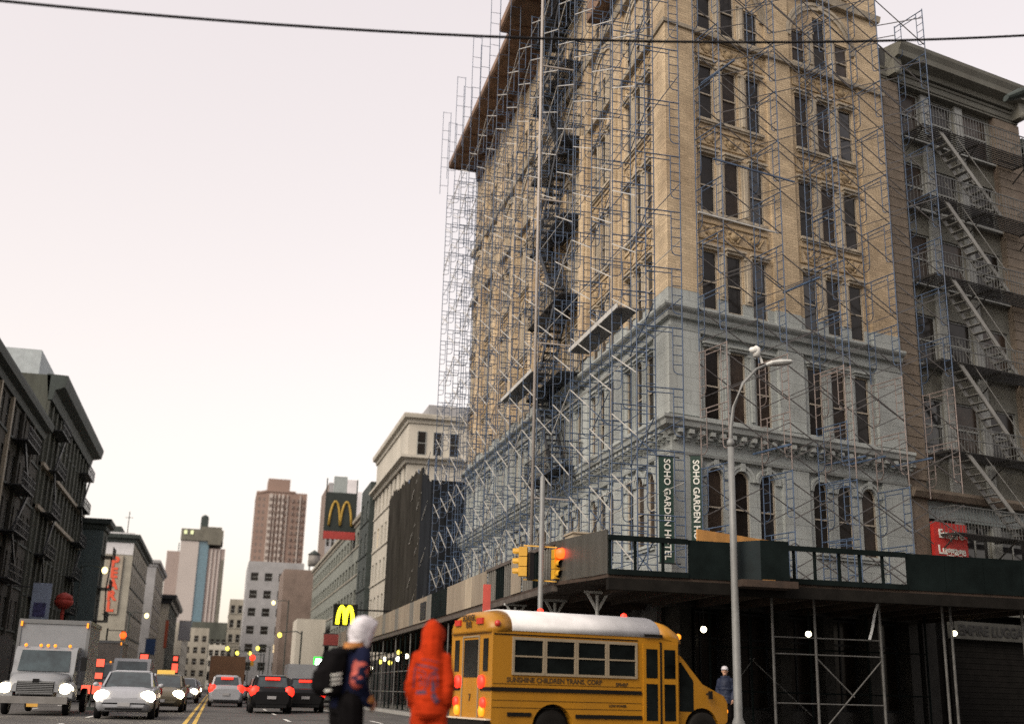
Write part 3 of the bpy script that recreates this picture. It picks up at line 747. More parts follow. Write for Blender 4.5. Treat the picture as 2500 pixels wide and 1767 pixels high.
q = MB(); q.fbox(FF, 10.475, 18.6, 25.41, 25.95, -0.05, 0.69); q.build('frieze', M_lw, lb, world=True)
def lprof(name, prof, m, t0=10.9, t1=18.75):
    q = MB(); q.rings([[FF.P(t, z, -d) for d, z in prof] for t in (t0, t1)]); q.build(name, m, lb, world=True)
lprof('string_course', [(-.1, 25.50), (.1, 25.50), (.13, 25.58), (-.1, 25.58)], M_lw, 10.5, 18.62)
lprof('string_course', [(-.1, 25.80), (.1, 25.80), (.14, 25.88), (-.1, 25.88)], M_lw, 10.5, 18.62)
lprof('cornice', [(-.1, 25.96), (.22, 25.96), (.27, 26.15), (.7, 26.25), (.75, 26.45), (.88, 26.65), (.92, 26.78), (-.1, 26.9)], M_lw)
for t in (11.05, 18.4):
    q = MB(); q.fbox(FF, t - .2, t + .2, 25.5, 26.2, -0.5, 0.0); q.ball(FF.P(t, 25.65, -0.38), 0.2, 8); q.build('cornice_bracket', M_lw, lb, world=True)
q = MB(); q.fbox(FF, 10.475, 18.6, 25.96, 26.8, 0.0, 11.9); q.build('roof', M_roof, lb, world=True)
lprof('band_cornice', [(-.1, 8.3), (.2, 8.3), (.32, 8.5), (.32, 8.62), (-.1, 8.62)], M_ls, 10.5, 18.62)
q = MB(); q.fbox(FF, 11.42, 17.08, 7.62, 8.28, 0.1, 0.3); q.build('transom_panel', mat('pale_blue_panel', (0.2, 0.23, 0.235), var=0.2), lb, world=True)
M_rail = mat('grey_iron_rail', (0.09, 0.094, 0.094), rough=0.5, var=0.3)
fire_escape(FF, 'fire_escape', [7.0, 10.0, 13.45, 16.85, 20.1, 23.15], 11.55, 17.95, 1.05, (12.55, 15.75), lb, m=mat('rusty_dark_iron', (0.022, 0.021, 0.02), rough=0.6, var=0.4), mst=mat('pale_grey_stair', (0.21, 0.21, 0.20), rough=.5, var=.2))
for ch in [c for c in lb.children if c.name.startswith('fire_escape')]:
    for g in ch.children:
        if g.name.startswith('railing'): g.data.materials[0] = M_rail
# shopfront below the shed
q = MB(); q.fbox(FF, 10.6, 11.25, 0.13, 4.29, -0.05, 1.0); q.fbox(FF, 17.6, 18.5, 0.13, 4.29, -0.05, 1.0); q.build('shop_pier', mpale, lb, world=True)
M_shut = mat('roller_shutter', (0.011, 0.010, 0.009), spec=.05, rough=0.7, var=0.3)
q = MB()
for k in range(32): q.fbox(FF, 12.0, 17.5, 0.14 + k * .1, 0.235 + k * .1, 0.10 + .015 * (k % 2), 0.2)
for k in range(20): q.fbox(FF, 11.3, 11.95, 0.14 + k * .16, 0.29 + k * .16, 0.3, 0.4)
q.build('roller_shutter', M_shut, lb, world=True)
def facing(F, t, z, d, vertical=False):
    ex, up, no = F.ex, Vector((0, 0, 1)), -F.ey
    X, Y = (-up, ex) if vertical else (ex, up)
    p = F.P(t, z, d)
    return Matrix(((X.x, Y.x, no.x, p.x), (X.y, Y.y, no.y, p.y), (X.z, Y.z, no.z, p.z), (0, 0, 0, 1)))
def sign_text(s, size, m, root, M, **k):
    o = put('lettering', text_mesh(s, size, m, **k), root, mw=M); o.matrix_parent_inverse = Matrix.Translation(-Vector(root.location)); return o
M_white_l = mat('white_lettering', (0.62, 0.62, 0.58), var=0.1)
sg = thing('shop_sign', 'dull shop sign with dark capital letters under the far right of the shed', 'sign', FF.P(14.2, 3.5, -.1))
q = MB(); q.fbox(FF, 11.95, 16.6, 3.36, 3.98, -0.12, 0.05); q.build('board', mat('sign_board_grey', (0.065, 0.065, 0.06), spec=.1, var=0.2), sg, world=True)
sign_text('EMPIRE LUGGAGE', 0.5, mat('black_lettering', (0.015, 0.015, 0.015)), sg, facing(FF, 14.28, 3.66, -0.135))
sg = thing('shop_sign', 'red sign with white lettering fixed to the loft building just above the shed', 'sign', FF.P(12, 6, -.3))
q = MB(); q.fbox(FF, 11.2, 12.9, 5.2, 7.42, -0.35, -0.2); q.build('board', mat('red_sign_face', (0.42, 0.025, 0.02), rough=0.5, var=0.1), sg, world=True)
sign_text('Empire', 0.44, M_white_l, sg, facing(FF, 12.05, 7.0, -0.365)); sign_text('Luggage', 0.44, M_white_l, sg, facing(FF, 12.05, 6.42, -0.365)); sign_text('_______________', 0.14, M_white_l, sg, facing(FF, 12.05, 6.12, -0.365)) if False else None
q = MB(); q.fbox(FF, 11.35, 12.75, 5.98, 6.03, -0.362, -0.35); q.build('underline', M_white_l, sg, world=True)
# hanging hotel banners
M_ban = mat('dark_green_banner', (0.012, 0.035, 0.027), rough=0.7, var=0.2)
FB = Fac((12.96, 33.2), 0)
sg = thing('hotel_banner', 'wide dark green vertical banner with white capitals hung at the building corner', 'banner', (13.2, 33.2, 5))
q = MB(); q.box(12.94, 13.42, 33.2, 33.23, 5.05, 8.36); q.build('cloth', M_ban, sg, world=True)
q = MB(); q.bar((12.85, 33.2, 8.38), (13.65, 33.25, 8.38), .04); q.bar((12.9, 33.2, 5.03), (13.65, 33.25, 5.03), .04); q.build('bracket_rod', M_iron, sg, world=True)
sign_text('SOHO GARDEN HOTEL', 0.30, M_white_l, sg, facing(FB, 0.24, 6.72, -0.015, True), ext=0.006, bold=.012)
sg = thing('hotel_banner', 'narrow dark green vertical banner with white capitals right of the corner pier', 'banner', FF.P(.6, 5.0, -.4))
FB2 = Fac(FF.P(0.72, 0, -0.28).xy, GA - R(40))
q = MB(); q.fbox(FB2, -0.17, 0.17, 5.3, 8.60, 0, 0.02); q.build('cloth', M_ban, sg, world=True)
q = MB(); q.fbox(FB2, -0.2, 0.2, 8.6, 8.64, -.01, 0.03); q.bar(FB2.P(0, 8.62, 0.02), FF.P(.72, 8.62, 0), .04); q.bar(FB2.P(0, 5.28, 0.02), FF.P(.72, 5.28, 0), .04); q.build('bracket_rod', M_iron, sg, world=True)
sign_text('SOHO GARDEN HOTEL', 0.285, M_white_l, sg, facing(FB2, 0, 6.95, -0.012, True), ext=0.006)

# ---------------------------------------------------------------- street walls in the distance
def block(name, label, O, a, w, dep, h, wm, floors=0, z0=4.0, fh=3.4, bays=0, ww=1.1, wh=2.0, side=None, sbays=0, cor=None, cm=None, fm=None, gm=None, parts=True, group=None, sill=True, base=None, sm=None, lit=()):
    """a building: facade with recessed windows, end wall facing the camera, roof and cornice"""
    F = Fac(O, a); root = thing(name, label, 'building', F.P(w / 2, 0, dep / 2), group=group)
    fm = fm or M_lf; gm = gm or M_glass; sm = sm or wm; cm = cm or wm
    sides = []
    ops = [(w * (b + .5) / bays - ww / 2, w * (b + .5) / bays + ww / 2, z0 + fh * f, z0 + fh * f + wh) for f in range(floors) for b in range(bays)] if bays else []
    q = MB(); wall(q, F, 0, w, 0, h, ops, 0.22); q.build('wall', wm, root, world=True)
    FSd = {'L': Fac(F.P(0, 0, dep).xy, a - R(90)), 'R': Fac(F.P(w, 0, 0).xy, a + R(90)), None: None}[side]
    sops = []
    if side and sbays: sops = [(dep * (b + .5) / sbays - ww / 2, dep * (b + .5) / sbays + ww / 2, z0 + fh * f, z0 + fh * f + wh) for f in range(floors) for b in range(sbays)]
    for s in 'LR':
        q = MB(); G = {'L': Fac(F.P(0, 0, dep).xy, a - R(90)), 'R': Fac(F.P(w, 0, 0).xy, a + R(90))}[s]
        wall(q, G, 0, dep, 0, h, sops if s == side else [], 0.22); q.build('end_wall', sm, root, world=True)
    q = MB(); q.quad(F.P(0, 0, dep), F.P(w, 0, dep), F.P(w, h, dep), F.P(0, h, dep)); q.quad(F.P(0, h - .4, 0), F.P(w, h - .4, 0), F.P(w, h - .4, dep), F.P(0, h - .4, dep)); q.build('roof', M_roof, root, world=True)
    for G, oo, L in ((F, ops, w), (FSd, sops, dep)):
        if not oo: continue
        if parts:
            for k, (l, r, b, t) in enumerate(oo):
                window(G, (l + r) / 2, b, r - l, t - b, root, fm, lit[k % len(lit)] if lit and random.random() < 0.06 else gm, d=0.12, fr=0.07, rail=0.5)
            if sill:
                for f in range(floors):
                    q = MB(); q.fbox(G, 0.1, L - .1, z0 + fh * f - .16, z0 + fh * f - .01, -.1, .02); q.build('sill_band', cm, root, world=True)
        else:
            q = MB(); 
            for l, r, b, t in oo:
                q.cur = 0; q.fbox(G, l, r, (b + t) / 2 - .05, (b + t) / 2 + .05, 0.09, 0.15)
                q.cur = 1; q.quad(G.P(l, b, .16), G.P(r, b, .16), G.P(r, t, .16), G.P(l, t, .16))
            ob = q.build('windows', [fm, gm], root, world=True); ob['kind'] = 'stuff'
    if cor:
        ch, pr = cor
        q = MB()
        prof = [(0, h - ch), (pr * .25, h - ch), (pr * .35, h - ch * .6), (pr * .9, h - ch * .45), (pr, h - ch * .1), (pr, h + .05), (-.3, h + .1)]
        if side == 'R':
            q.rings([[F.P(0, z, -d) for d, z in prof], [F.P(w + d, z, -d) for d, z in prof], [F.P(w + d, z, dep) for d, z in prof]])
        elif side == 'L':
            q.rings([[F.P(-d, z, dep) for d, z in prof], [F.P(-d, z, -d) for d, z in prof], [F.P(w, z, -d) for d, z in prof]])
        else: q.rings([[F.P(-.1, z, -d) for d, z in prof], [F.P(w + .1, z, -d) for d, z in prof]])
        q.build('cornice', cm, root, world=True)
    if base:
        q = MB(); q.fbox(F, .2, w - .2, 0.13, z0 - .6, -.08, .05); q.build('shopfronts', base, root, world=True)
    return root, F
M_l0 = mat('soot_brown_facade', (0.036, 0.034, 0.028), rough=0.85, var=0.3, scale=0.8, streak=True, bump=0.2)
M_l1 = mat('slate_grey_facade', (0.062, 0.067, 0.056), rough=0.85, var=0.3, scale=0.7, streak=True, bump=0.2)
M_l1c = mat('dark_cornice_metal', (0.03, 0.04, 0.038), rough=0.7, var=0.25)
M_l2 = mat('blue_grey_render', (0.058, 0.08, 0.083), rough=0.85, var=0.15, scale=0.6)
M_cream = mat('cream_masonry', (0.42, 0.395, 0.345), rough=0.8, var=0.15, scale=0.7, streak=True)
M_lime = mat('limestone', (0.27, 0.25, 0.21), rough=0.8, var=0.2, scale=0.6, streak=True)
M_green = mat('grey_green_facade', (0.16, 0.172, 0.155), rough=0.8, var=0.15, scale=0.6)
M_pale = mat('pale_grey_facade', (0.27, 0.27, 0.28), rough=0.8, var=0.15, scale=0.5)
M_brn = mat('dull_brown_brick_wall', (0.165, 0.125, 0.105), rough=0.9, var=0.2, scale=0.6)
M_fg = glass('far_window_glass', (0.05, 0.055, 0.06), 0.2, 0.5)
M_pilw = mat('pale_pilaster', (0.26, 0.23, 0.18), var=0.25, streak=True)
def fe_simple(root, F, t0, t1, zs):
    q = MB()
    for i, z in enumerate(zs):
        q.fbox(F, t0, t1, z - .08, z, -1.1, 0)
        for dz in (.45, .9): q.bar(F.P(t0, z + dz, -1.1), F.P(t1, z + dz, -1.1), .05)
        n = int((t1 - t0) / .4)
        for k in range(n + 1): t = t0 + (t1 - t0) * k / n; q.bar(F.P(t, z, -1.1), F.P(t, z + .9, -1.1), .035)
        if i:
            a, b = (t0 + .6, t1 - .6) if i % 2 else (t1 - .6, t0 + .6)
            q.bar(F.P(a, z, -.8), F.P(b, zs[i - 1], -.8), .12, .25)
    q.build('fire_escape', M_iron, root, world=True)
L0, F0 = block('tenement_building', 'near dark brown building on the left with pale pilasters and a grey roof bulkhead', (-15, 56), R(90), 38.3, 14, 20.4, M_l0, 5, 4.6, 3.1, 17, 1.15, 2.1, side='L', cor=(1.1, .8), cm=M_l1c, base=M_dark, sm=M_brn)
for t in (6, 10.5, 15, 19.6, 24.2, 28.8, 33.4):
    q = MB(); q.fbox(F0, t - .22, t + .22, 4.2, 19.3, -.22, .02); q.build('pilaster', M_pilw if t in (19.6, 24.2) else M_l0, L0, world=True)
fe_simple(L0, F0, 26, 31.5, [7.6, 10.7, 13.8, 16.9])
q = MB(); q.fbox(F0, 2, 24.0, 20.0, 23.2, 2.2, 11); q.build('roof_bulkhead', mat('grey_bulkhead', (0.16, 0.18, 0.195), var=0.2), L0, world=True)
q = MB(); q.fbox(F0, 25, 33, 20.0, 22.5, 1.5, 9); q.build('roof_bulkhead', M_l1c, L0, world=True)
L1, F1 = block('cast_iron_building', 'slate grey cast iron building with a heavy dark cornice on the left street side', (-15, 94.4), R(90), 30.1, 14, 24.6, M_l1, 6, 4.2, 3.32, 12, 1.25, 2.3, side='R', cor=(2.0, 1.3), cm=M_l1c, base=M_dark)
for k in range(13):
    t = 30.1 * k / 12; q = MB(); q.fbox(F1, max(0, t - .3), min(30.1, t + .3), 4.0, 22.5, -.2, .02); q.build('pilaster', M_l1, L1, world=True)
fe_simple(L1, F1, 22.5, 28, [7.4, 10.7, 14.0, 17.4, 20.7])
fe_simple(L1, F1, 2.5, 7.5, [7.4, 10.7, 14.0, 17.4, 20.7])
for t in (17.43, 14.11): q = MB(); q.fbox(F1, 0.0, 30.1, t - .15, t + .15, -.42, .02); q.build('string_course', M_pilw, L1, world=True)
q = MB(); q.fbox(F1, 1.5, 9, 24.2, 27.0, 1.2, 6); q.fbox(F1, 14, 18, 24.2, 26.6, 1.5, 6); q.build('roof_bulkhead', mat('pale_blue_bulkhead', (0.33, 0.37, 0.39), var=0.15), L1, world=True)
L2, F2 = block('painted_end_building', 'dark blue grey building whose blank end wall shows past the cast iron building', (-12.7, 126), R(90), 4.5, 12, 17.4, M_l1, 4, 4.0, 3.3, 1, 1.2, 2.1, side='L', cor=(1.0, .7), cm=M_l1c, base=M_dark, sm=M_l2)
fe_simple(L2, F2, .5, 4, [7.2, 10.5, 13.8])
L3, F3 = block('sign_wall_building', 'pale building with a white painted end wall and a vertical orange sign', (-12.1, 160), R(90), 32, 10, 20.0, M_lime, 5, 4.0, 3.1, 8, 1.3, 2.0, side='L', cor=(1.0, .7), cm=M_l1c, base=M_dark, sm=mat('khaki_end_wall', (0.27, 0.255, 0.215), var=0.2, scale=.5))
q = MB(); q.fbox(F3, -.05, -.002, 17.4, 20.3, .02, 4.6); q.build('white_wall_band', mat('white_wall_paint', (.5, .5, .52), var=.1, scale=.5), L3, world=True)
q = MB(); q.fbox(F3, -.03, 0.0, 3.0, 17.9, 4.2, 4.5); q.build('downpipe', M_pilw, L3, world=True)
sg = thing('vertical_sign', 'tall vertical orange letter sign on the white topped building', 'sign', (-14.2, 159.6, 10))
FL3 = Fac((-14.2, 159.85), 0)
q = MB(); q.fbox(FL3, -.95, .95, 9.7, 17.2, -.1, .12); q.build('board', mat('sign_backing_tan', (0.30, 0.26, 0.21), var=.2), sg, world=True)
M_or = mat('orange_red_lettering', (0.60, 0.085, 0.04), var=.1)
for k, c in enumerate('PEARL'):
    sign_text(c, 1.75, M_or, sg, facing(FL3, 0, 16.35 - k * 1.45, -.12), ext=.05, bold=.05)
L4, F4 = block('white_end_building', 'narrow building with a whitish end wall beyond the orange sign', (-11.2, 200), R(90), 28, 9, 20.8, M_lime, 5, 4, 3.2, 7, 1.4, 2.0, side='L', cor=(1, .6), cm=M_pale, base=M_dark, sm=M_pale)
L5, F5 = block('dark_cornice_building', 'building with a black stepped cornice beside the pale office tower', (-9.8, 232), R(90), 45, 8, 17.5, M_l1, 4, 4, 3.3, 10, 1.5, 2.0, side='L', cor=(1.6, 1.2), cm=M_iron, sm=M_lime, base=M_dark)
L6, F6 = block('low_khaki_building', 'low khaki building at the far left bend of the street', (-8.4, 282), R(90), 60, 12, 15.0, M_lime, 3, 4, 3.4, 12, 1.6, 2.0, side='L', parts=False, sm=M_cream)
for (x, y, w, h, m, lab) in ((-12, 350, 9, 17, M_lime, 'hazy tan building closing the street below the pale tower'), (-2.9, 372, 7, 13.5, M_cream, 'small cream building closing the street between the towers'), (-9, 395, 12, 21, M_l1, 'grey block half hidden at the end of the street')):
    block('street_end_building', lab, (x, y), 0, w, 14, h, m, 4, 3.5, 3.2, 4, 1.2, 1.7, parts=False, side='L')
# right side
R0, G0 = block('low_brick_building', 'low dark building behind the ribbed construction netting', (13.66, 91.2), R(-90), 23.9, 12, 13.2, M_brn, 3, 4, 3, 6, 1.2, 1.9, side='R', sm=M_brn)
R1, G1 = block('cream_corner_building', 'cream corner building with a double cornice rising behind the netting', (13.66, 111.5), R(-90), 20.0, 11, 23.1, M_cream, 5, 4.2, 3.2, 8, 1.1, 1.9, side='R', cor=(.7, .5), cm=M_cream, base=M_dark, lit=(glow('lit_window', (1.0, .75, .42), .3),))
FR1 = Fac((13.66, 91.5), 0)
prof = [(0, 19.0), (.2, 19.0), (.3, 19.25), (.65, 19.4), (.65, 19.62), (-.1, 19.65)]
q = MB(); q.rings([[G1.P(0, z, -d) for d, z in prof], [G1.P(20 + d, z, -d) for d, z in prof], [G1.P(20 + d, z, 11) for d, z in prof]]); q.build('string_cornice', M_cream, R1, world=True)
for x in (1.1, 2.45, 3.85): window(FR1, x, 19.75, .75, 2.0, R1, M_lf, M_glass, d=-.07, fr=.05, rail=.5)
block('narrow_dark_building', 'narrow blackish building wedged in the right street row', (13.2, 119.3), R(-90), 7.4, 11, 20.9, M_l1c, 5, 4, 3.3, 2, 1.2, 2, side='R', base=M_dark)
R3, G3 = block('banded_building', 'long grey green building with level bands running down the right of the street', (13.66, 186), R(-90), 66, 12, 19.0, M_green, 5, 3.6, 3.1, 20, 2.2, 1.5, side='R', cor=(.7, .4), cm=M_lime, base=M_dark, fm=M_green)
block('brown_party_wall_building', 'plain brown brick end wall below the roof water tank', (9.3, 191), 0, 8.0, 15, 19.6, M_brn, 0)
block('white_stepped_building', 'whitish stepped building with dark windows below the tall brown tower', (4.3, 232), 0, 10.8, 20, 24.8, M_pale, 6, 4, 3.4, 4, 1.5, 1.6, parts=True, sill=False, side='L', sbays=5, lit=(glow('lit_window', (1.0, .75, .42), .3),))
block('low_cream_building', 'low cream building left of the whitish stepped one', (1.6, 262), 0, 4.6, 20, 19.4, M_lime, 5, 4, 3.1, 3, .9, 1.7, side='L', sbays=4)
block('pale_shop_building', 'small pale blank building at street level near the green lit sign', (9.4, 150), 0, 3.6, 8, 9.5, M_cream, 0)
block('grey_slab_tower', 'slim grey slab showing above the black banner', (16.6, 204), 0, 2.6, 16, 36.5, M_pale, 9, 6, 3.2, 3, .5, 1.8, parts=False, sm=M_brn)
block('white_slab_tower', 'white slab top right of the grey slab above the black banner', (19.3, 206), 0, 3.4, 16, 35.5, mat('white_render', (.6, .58, .6), var=.1), 0)
wt = thing('water_tank', 'wooden roof water tank with a conical cap above the brown brick wall', 'water tank', (14.6, 200, 19.6))
q = MB(); q.lathe((0, 0, 1.6), [(1.0, 0), (1.02, .8), (1.0, 1.9)], 14); q.build('barrel', mat('tank_timber', (.16, .15, .14), var=.3), wt)
q = MB(); q.lathe((0, 0, 3.5), [(1.15, 0), (.6, .45), (.03, .85)], 14); q.build('cap', M_l1c, wt)
for x, y in ((-.7, -.7), (.7, -.7), (-.7, .7), (.7, .7)): q = MB(); q.bar((x, y, 0), (x, y, 1.6), .12); q.build('leg', M_iron, wt)
# towers
M_ta = mat('pink_brown_tower_brick', (0.215, 0.15, 0.125), rough=0.85, var=0.1, scale=.05)
M_tal = mat('pale_balcony_strip', (0.36, 0.32, 0.295), var=.1)
M_fgt = mat('tower_window_band', (.15, .115, .10), rough=.4, var=.25, scale=.2, spec=.5)
ta = thing('brown_tower', 'tall brown brick apartment tower with pale vertical strips', 'tower', (21, 525, 0))
q = MB(); q.box(10.4, 32.8, 520, 545, 0, 85.5); q.box(15.2, 27.6, 519.6, 540, 85.5, 86.2); q.build('wall', M_ta, ta, world=True)
q = MB(); q.box(15.2, 25.0, 523, 538, 85.5, 92.0); q.build('roof_block', M_ta, ta, world=True)
q = MB(); q.hexa([(10.35, 519.9, 84), (15, 519.5, 85.4), (15, 545, 85.4), (10.35, 545, 84), (10.35, 519.9, 85.0), (15, 519.5, 86.2), (15, 545, 86.2), (10.35, 545, 85.0)]); q.build('parapet', M_ta, ta, world=True)
for x0, x1 in ((16.0, 17.6), (18.4, 18.9), (20.0, 20.8), (21.6, 22.6), (24.0, 24.4), (29.6, 30.1)):
    q = MB(); q.box(x0, x1, 519.3, 520.1, 20, 84.5); q.build('pale_strip', M_tal, ta, world=True)
q = MB()
for f in range(28):
    z = 3 + f * 2.9
    for x in (16.3, 17.0, 18.5, 20.1, 21.8, 23.2, 26.2, 28.4, 30.8): q.box(x, x + .7, 519.22, 519.9 if x < 26 else 520.01, z, z + 1.5)
    for k in range(6): q.box(10.34, 10.5, 522 + k * 3.6, 523.6 + k * 3.6, z, z + 1.5)
    for x in (11.4, 13.4): q.box(x, x + .9, 519.95, 520.01, z, z + 1.4)
o = q.build('windows', M_fgt, ta, world=True); o['kind'] = 'stuff'
tb = thing('office_tower', 'pale office tower with a dark mechanical crown and a blue glass strip', 'tower', (-8.5, 430, 0))
M_tb = mat('pale_tower_panel', (.36, .325, .31), var=.06, scale=.1); M_tb2 = mat('pinkish_tower_panel', (.27, .22, .205), var=.08, scale=.1)
M_tbd = mat('crown_grey_olive', (.115, .11, .09), var=.2, scale=.3); M_tbb = mat('blue_glass_strip', (.10, .17, .215), rough=.25, var=.2, spec=.6)
q = MB(); q.box(-16.2, -10.0, 420, 440, 0, 50.0); q.build('wall', M_tb, tb, world=True)
q = MB(); q.box(-10.0, -6.6, 420.4, 440, 0, 50.2); q.build('glass_strip', M_tbb, tb, world=True)
q = MB(); q.box(-6.6, -.8, 421, 440, 0, 47.8); q.build('wall', M_tb2, tb, world=True)
for x in (-5.6, -4.2, -2.9): q = MB(); q.box(x, x + .5, 420.6, 421.05, 12, 47.5); q.build('rib', M_tb, tb, world=True)
q = MB(); q.box(-2.0, -.9, 420.7, 421.05, 8, 44); q.build('dark_strip', M_tbd, tb, world=True)
q = MB(); q.box(-16.4, -1.9, 419.6, 438, 50.2, 54.2); q.box(-9.8, -2.6, 421, 436, 54.2, 55.4); q.box(-7, -2.4, 419.4, 438, 49.0, 50.2); q.build('crown', M_tbd, tb, world=True)
q = MB(); q.box(-10.2, -7.6, 424, 430, 54.2, 59.0); q.lathe((-8.9, 427, 59.0), [(1.35, 0), (1.2, .8), (.2, 1.4)], 10); q.build('roof_tank', M_l1c, tb, world=True)
for x in (-15.4, -13.2): q = MB(); q.box(x, x + 1.0, 419.4, 419.62, 52.3, 53.6); q.build('lit_window', glow('greenish_window_light', (.75, .8, .45), .13), tb, world=True)
tc_ = thing('pink_slab_tower', 'lower pinkish slab against the left of the pale office tower', 'tower', (-18.4, 436, 0))
q = MB(); q.box(-20.9, -16.35, 428, 446, 0, 47.0); q.build('wall', M_tb2, tc_, world=True)
q = MB(); q.bar((-17.2, 432, 47), (-17.2, 432, 50.5), .3); q.build('mast', M_l1c, tc_, world=True)
# dark neighbour at the right edge
rb = thing('dark_brick_building', 'dark brick building filling the right edge past the loft building', 'building', FF.P(22, 0, 5))
q = MB(); wall(q, FF, 18.7, 27, 0, 24.3, [(t, t + 1.2, z, z + 2) for t in (19.6, 22, 24.4) for z in (5, 8.6, 12.2, 15.8, 19.4)], .25, .3); q.fbox(FF, 18.7, 27, 0, 24.3, .8, 12); q.build('wall', M_l0, rb, world=True)
q = MB(); q.fbox(FF, 18.7, 27, 24.3, 24.8, -.1, 12); q.build('coping', M_l1c, rb, world=True)
for t in (19.6, 22, 24.4):
    for z in (5, 8.6, 12.2, 15.8, 19.4): window(FF, t + .6, z, 1.2, 2, rb, M_iron, M_glass, d=.4, fr=.06)
# ribbed netting over the low building
nt_ = thing('scaffold_netting', 'ribbed dark grey construction netting hung in front of the low dark building', 'netting', (11.6, 74, 4.2))
M_net = mat('dark_netting', (0.033, 0.031, 0.028), spec=.05, rough=0.95, var=0.35, scale=1.5, streak=True)
M_net2 = mat('dark_blue_netting', (0.017, 0.019, 0.023), spec=.05, rough=0.95, var=0.35, scale=1.5, streak=True)
def net(y0, y1, zt0, zt1, m, x=11.6):
    q = MB(); n = int((y1 - y0) / .28); top = []
    for k in range(n + 1):
        y = y0 + (y1 - y0) * k / n; zz = zt0 + (zt1 - zt0) * k / n + 0.35 * math.sin(k * 1.7) * (k % 3 == 0)
        top.append((x - 0.13 * (k % 2) - .05 * math.sin(k * .9), y, zz))
    for k in range(n): a, b = top[k], top[k + 1]; q.quad((a[0], a[1], 4.6), (b[0], b[1], 4.6), b, a)
    q.build('net_sheet', m, nt_, world=True)
net(70.2, 84.5, 14.6, 15.0, M_net); net(67.25, 70.2, 13.2, 14.6, M_net2, 11.6)
q = MB(); q.box(11.55, 13.6, 67.1, 67.2, 4.6, 13.3); q.build('net_return', M_net2, nt_, world=True)
for y in (67.4, 70.2, 74, 78, 84.5): q = MB(); q.tube((11.85, y, 4.3), (11.85, y, 15.2), .05, 6); q.tube((13, y, 4.3), (13, y, 14.5), .05, 6); q.build('pole', M_blue, nt_, world=True)
for k in range(10):
    y = 67.6 + (k % 3) * 2.3; z = 5.5 + k * .95; q = MB(); q.bar((11.5, y, z + 1.1), (11.5, y + 2.1, z), .04); q.build('brace', M_galv, nt_, world=True)

# the block across the side street, outside the frame, that keeps the lower right in shade
ob_, _f = block('opposite_building', 'brick building across the side street behind the viewer', (15, 3.0), R(180), 0.01, 0.01, 1, M_brn, 0) if False else (None, None)
FO = Fac((75, 2.0), R(180))
ob_ = thing('opposite_building', 'brick building across the side street, out of the picture', 'building', (45, -10, 0))
q = MB(); wall(q, FO, 0, 58, 0, 27, [(t, t + 1.3, z, z + 2.1) for t in range(2, 56, 3) for z in (5, 8.6, 12.2, 15.8, 19.4, 23)], .25); q.fbox(FO, 0, 58, 0, 27, .5, 25); q.build('wall', M_brn, ob_, world=True)
q = MB(); q.fbox(FO, -.3, 58.3, 27, 27.6, -.6, 25.3); q.build('cornice', M_l1c, ob_, world=True)

for root, bx in ((L3, (-20, -15, 172, 178, 19.6, 22.6)), (L4, (-18, -14, 206, 212, 20.4, 23)), (R3, (16, 21, 150, 158, 18.6, 22.4)), (R3, (17, 20, 136, 141, 18.6, 21.2)), (R1, (16, 20, 96, 103, 22.7, 25.2))):
    q = MB(); q.box(*bx); q.box(bx[0] + .6, bx[0] + 1.4, bx[2] - 2.5, bx[2] - 1.6, bx[4], bx[4] + 1.3); q.build('roof_bulkhead', M_l1c if root in (L3, R3) else M_pale, root, world=True)
for root, x, y, z in ((L3, -13.2, 160.6, 20), (L1, -16, 118, 24.6), (R3, 15.5, 170, 19)):
    q = MB(); q.tube((x, y, z - .5), (x, y, z + 3.2), .06, 5); q.tube((x - .5, y, z + 2.4), (x + .5, y, z + 2.4), .035, 4); q.build('aerial', M_l1c, root, world=True)
def shop_sign(label, x0, x1, y, z0, z1, m):
    t = thing('shop_sign', label, 'sign', ((x0 + x1) / 2, y, z0))
    q = MB(); q.box(x0, x1, y, y + .2, z0, z1); q.build('panel', m, t, world=True)
    q = MB(); q.box(x0 - .06, x1 + .06, y + .02, y + .24, z1, z1 + .08); q.box(x0 - .06, x1 + .06, y + .02, y + .24, z0 - .08, z0); q.build('frame', M_l1c, t, world=True)
shop_sign('dull red shop sign above the lit green sign', 8.6, 10.6, 100, 4.6, 5.5, mat('dull_red_sign', (.20, .035, .03), var=.2))
shop_sign('narrow orange strip sign far down the left row', -9.9, -9.35, 226, 7.5, 12.5, mat('orange_strip', (.34, .07, .03), var=.2))
shop_sign('small dark blue sign low in the left row', -10.4, -9.0, 180, 5.2, 7.4, mat('dark_blue_sign', (.02, .05, .13), var=.2))
shop_sign('grey white signboard hanging low in the left row under the office tower', -7.9, -5.6, 240, 9.5, 13.2, M_pale)
# ---------------------------------------------------------------- lamps, signals, poles, cable
M_pole = mat('pale_steel_pole', (0.15, 0.155, 0.155), rough=0.45, var=0.15, scale=2)
G_warm = glow('warm_bulb', (1.0, 0.80, 0.34), 0.6)
G_white = glow('cool_bulb', (1.0, 0.88, 0.60), 0.9)
G_yel = glow('yellow_bulb', (1.0, 0.84, 0.12), 0.42)
G_head = glow('headlight_beam', (1.0, 0.84, 0.55), 2.2)
G_red = glow('red_lamp', (1.0, 0.03, 0.012), 0.5)
G_tail = glow('tail_lamp', (1.0, 0.026, 0.012), 0.42)
G_amb = glow('amber_lamp', (1.0, 0.28, 0.012), 0.27)
G_grn = glow('green_lit_sign', (0.55, 1.0, 0.45), 2.0)
M_sig = mat('signal_yellow', (0.50, 0.27, 0.02), rough=0.45, var=0.15)
M_blk = mat('black_plastic', (0.010, 0.010, 0.011), rough=0.5, var=0.2, spec=.12)
lp = thing('street_lamp', 'white street lamp with curved arm and camera box rising through the dark green shed', 'street lamp', (12.95, 27.9, 0.13))
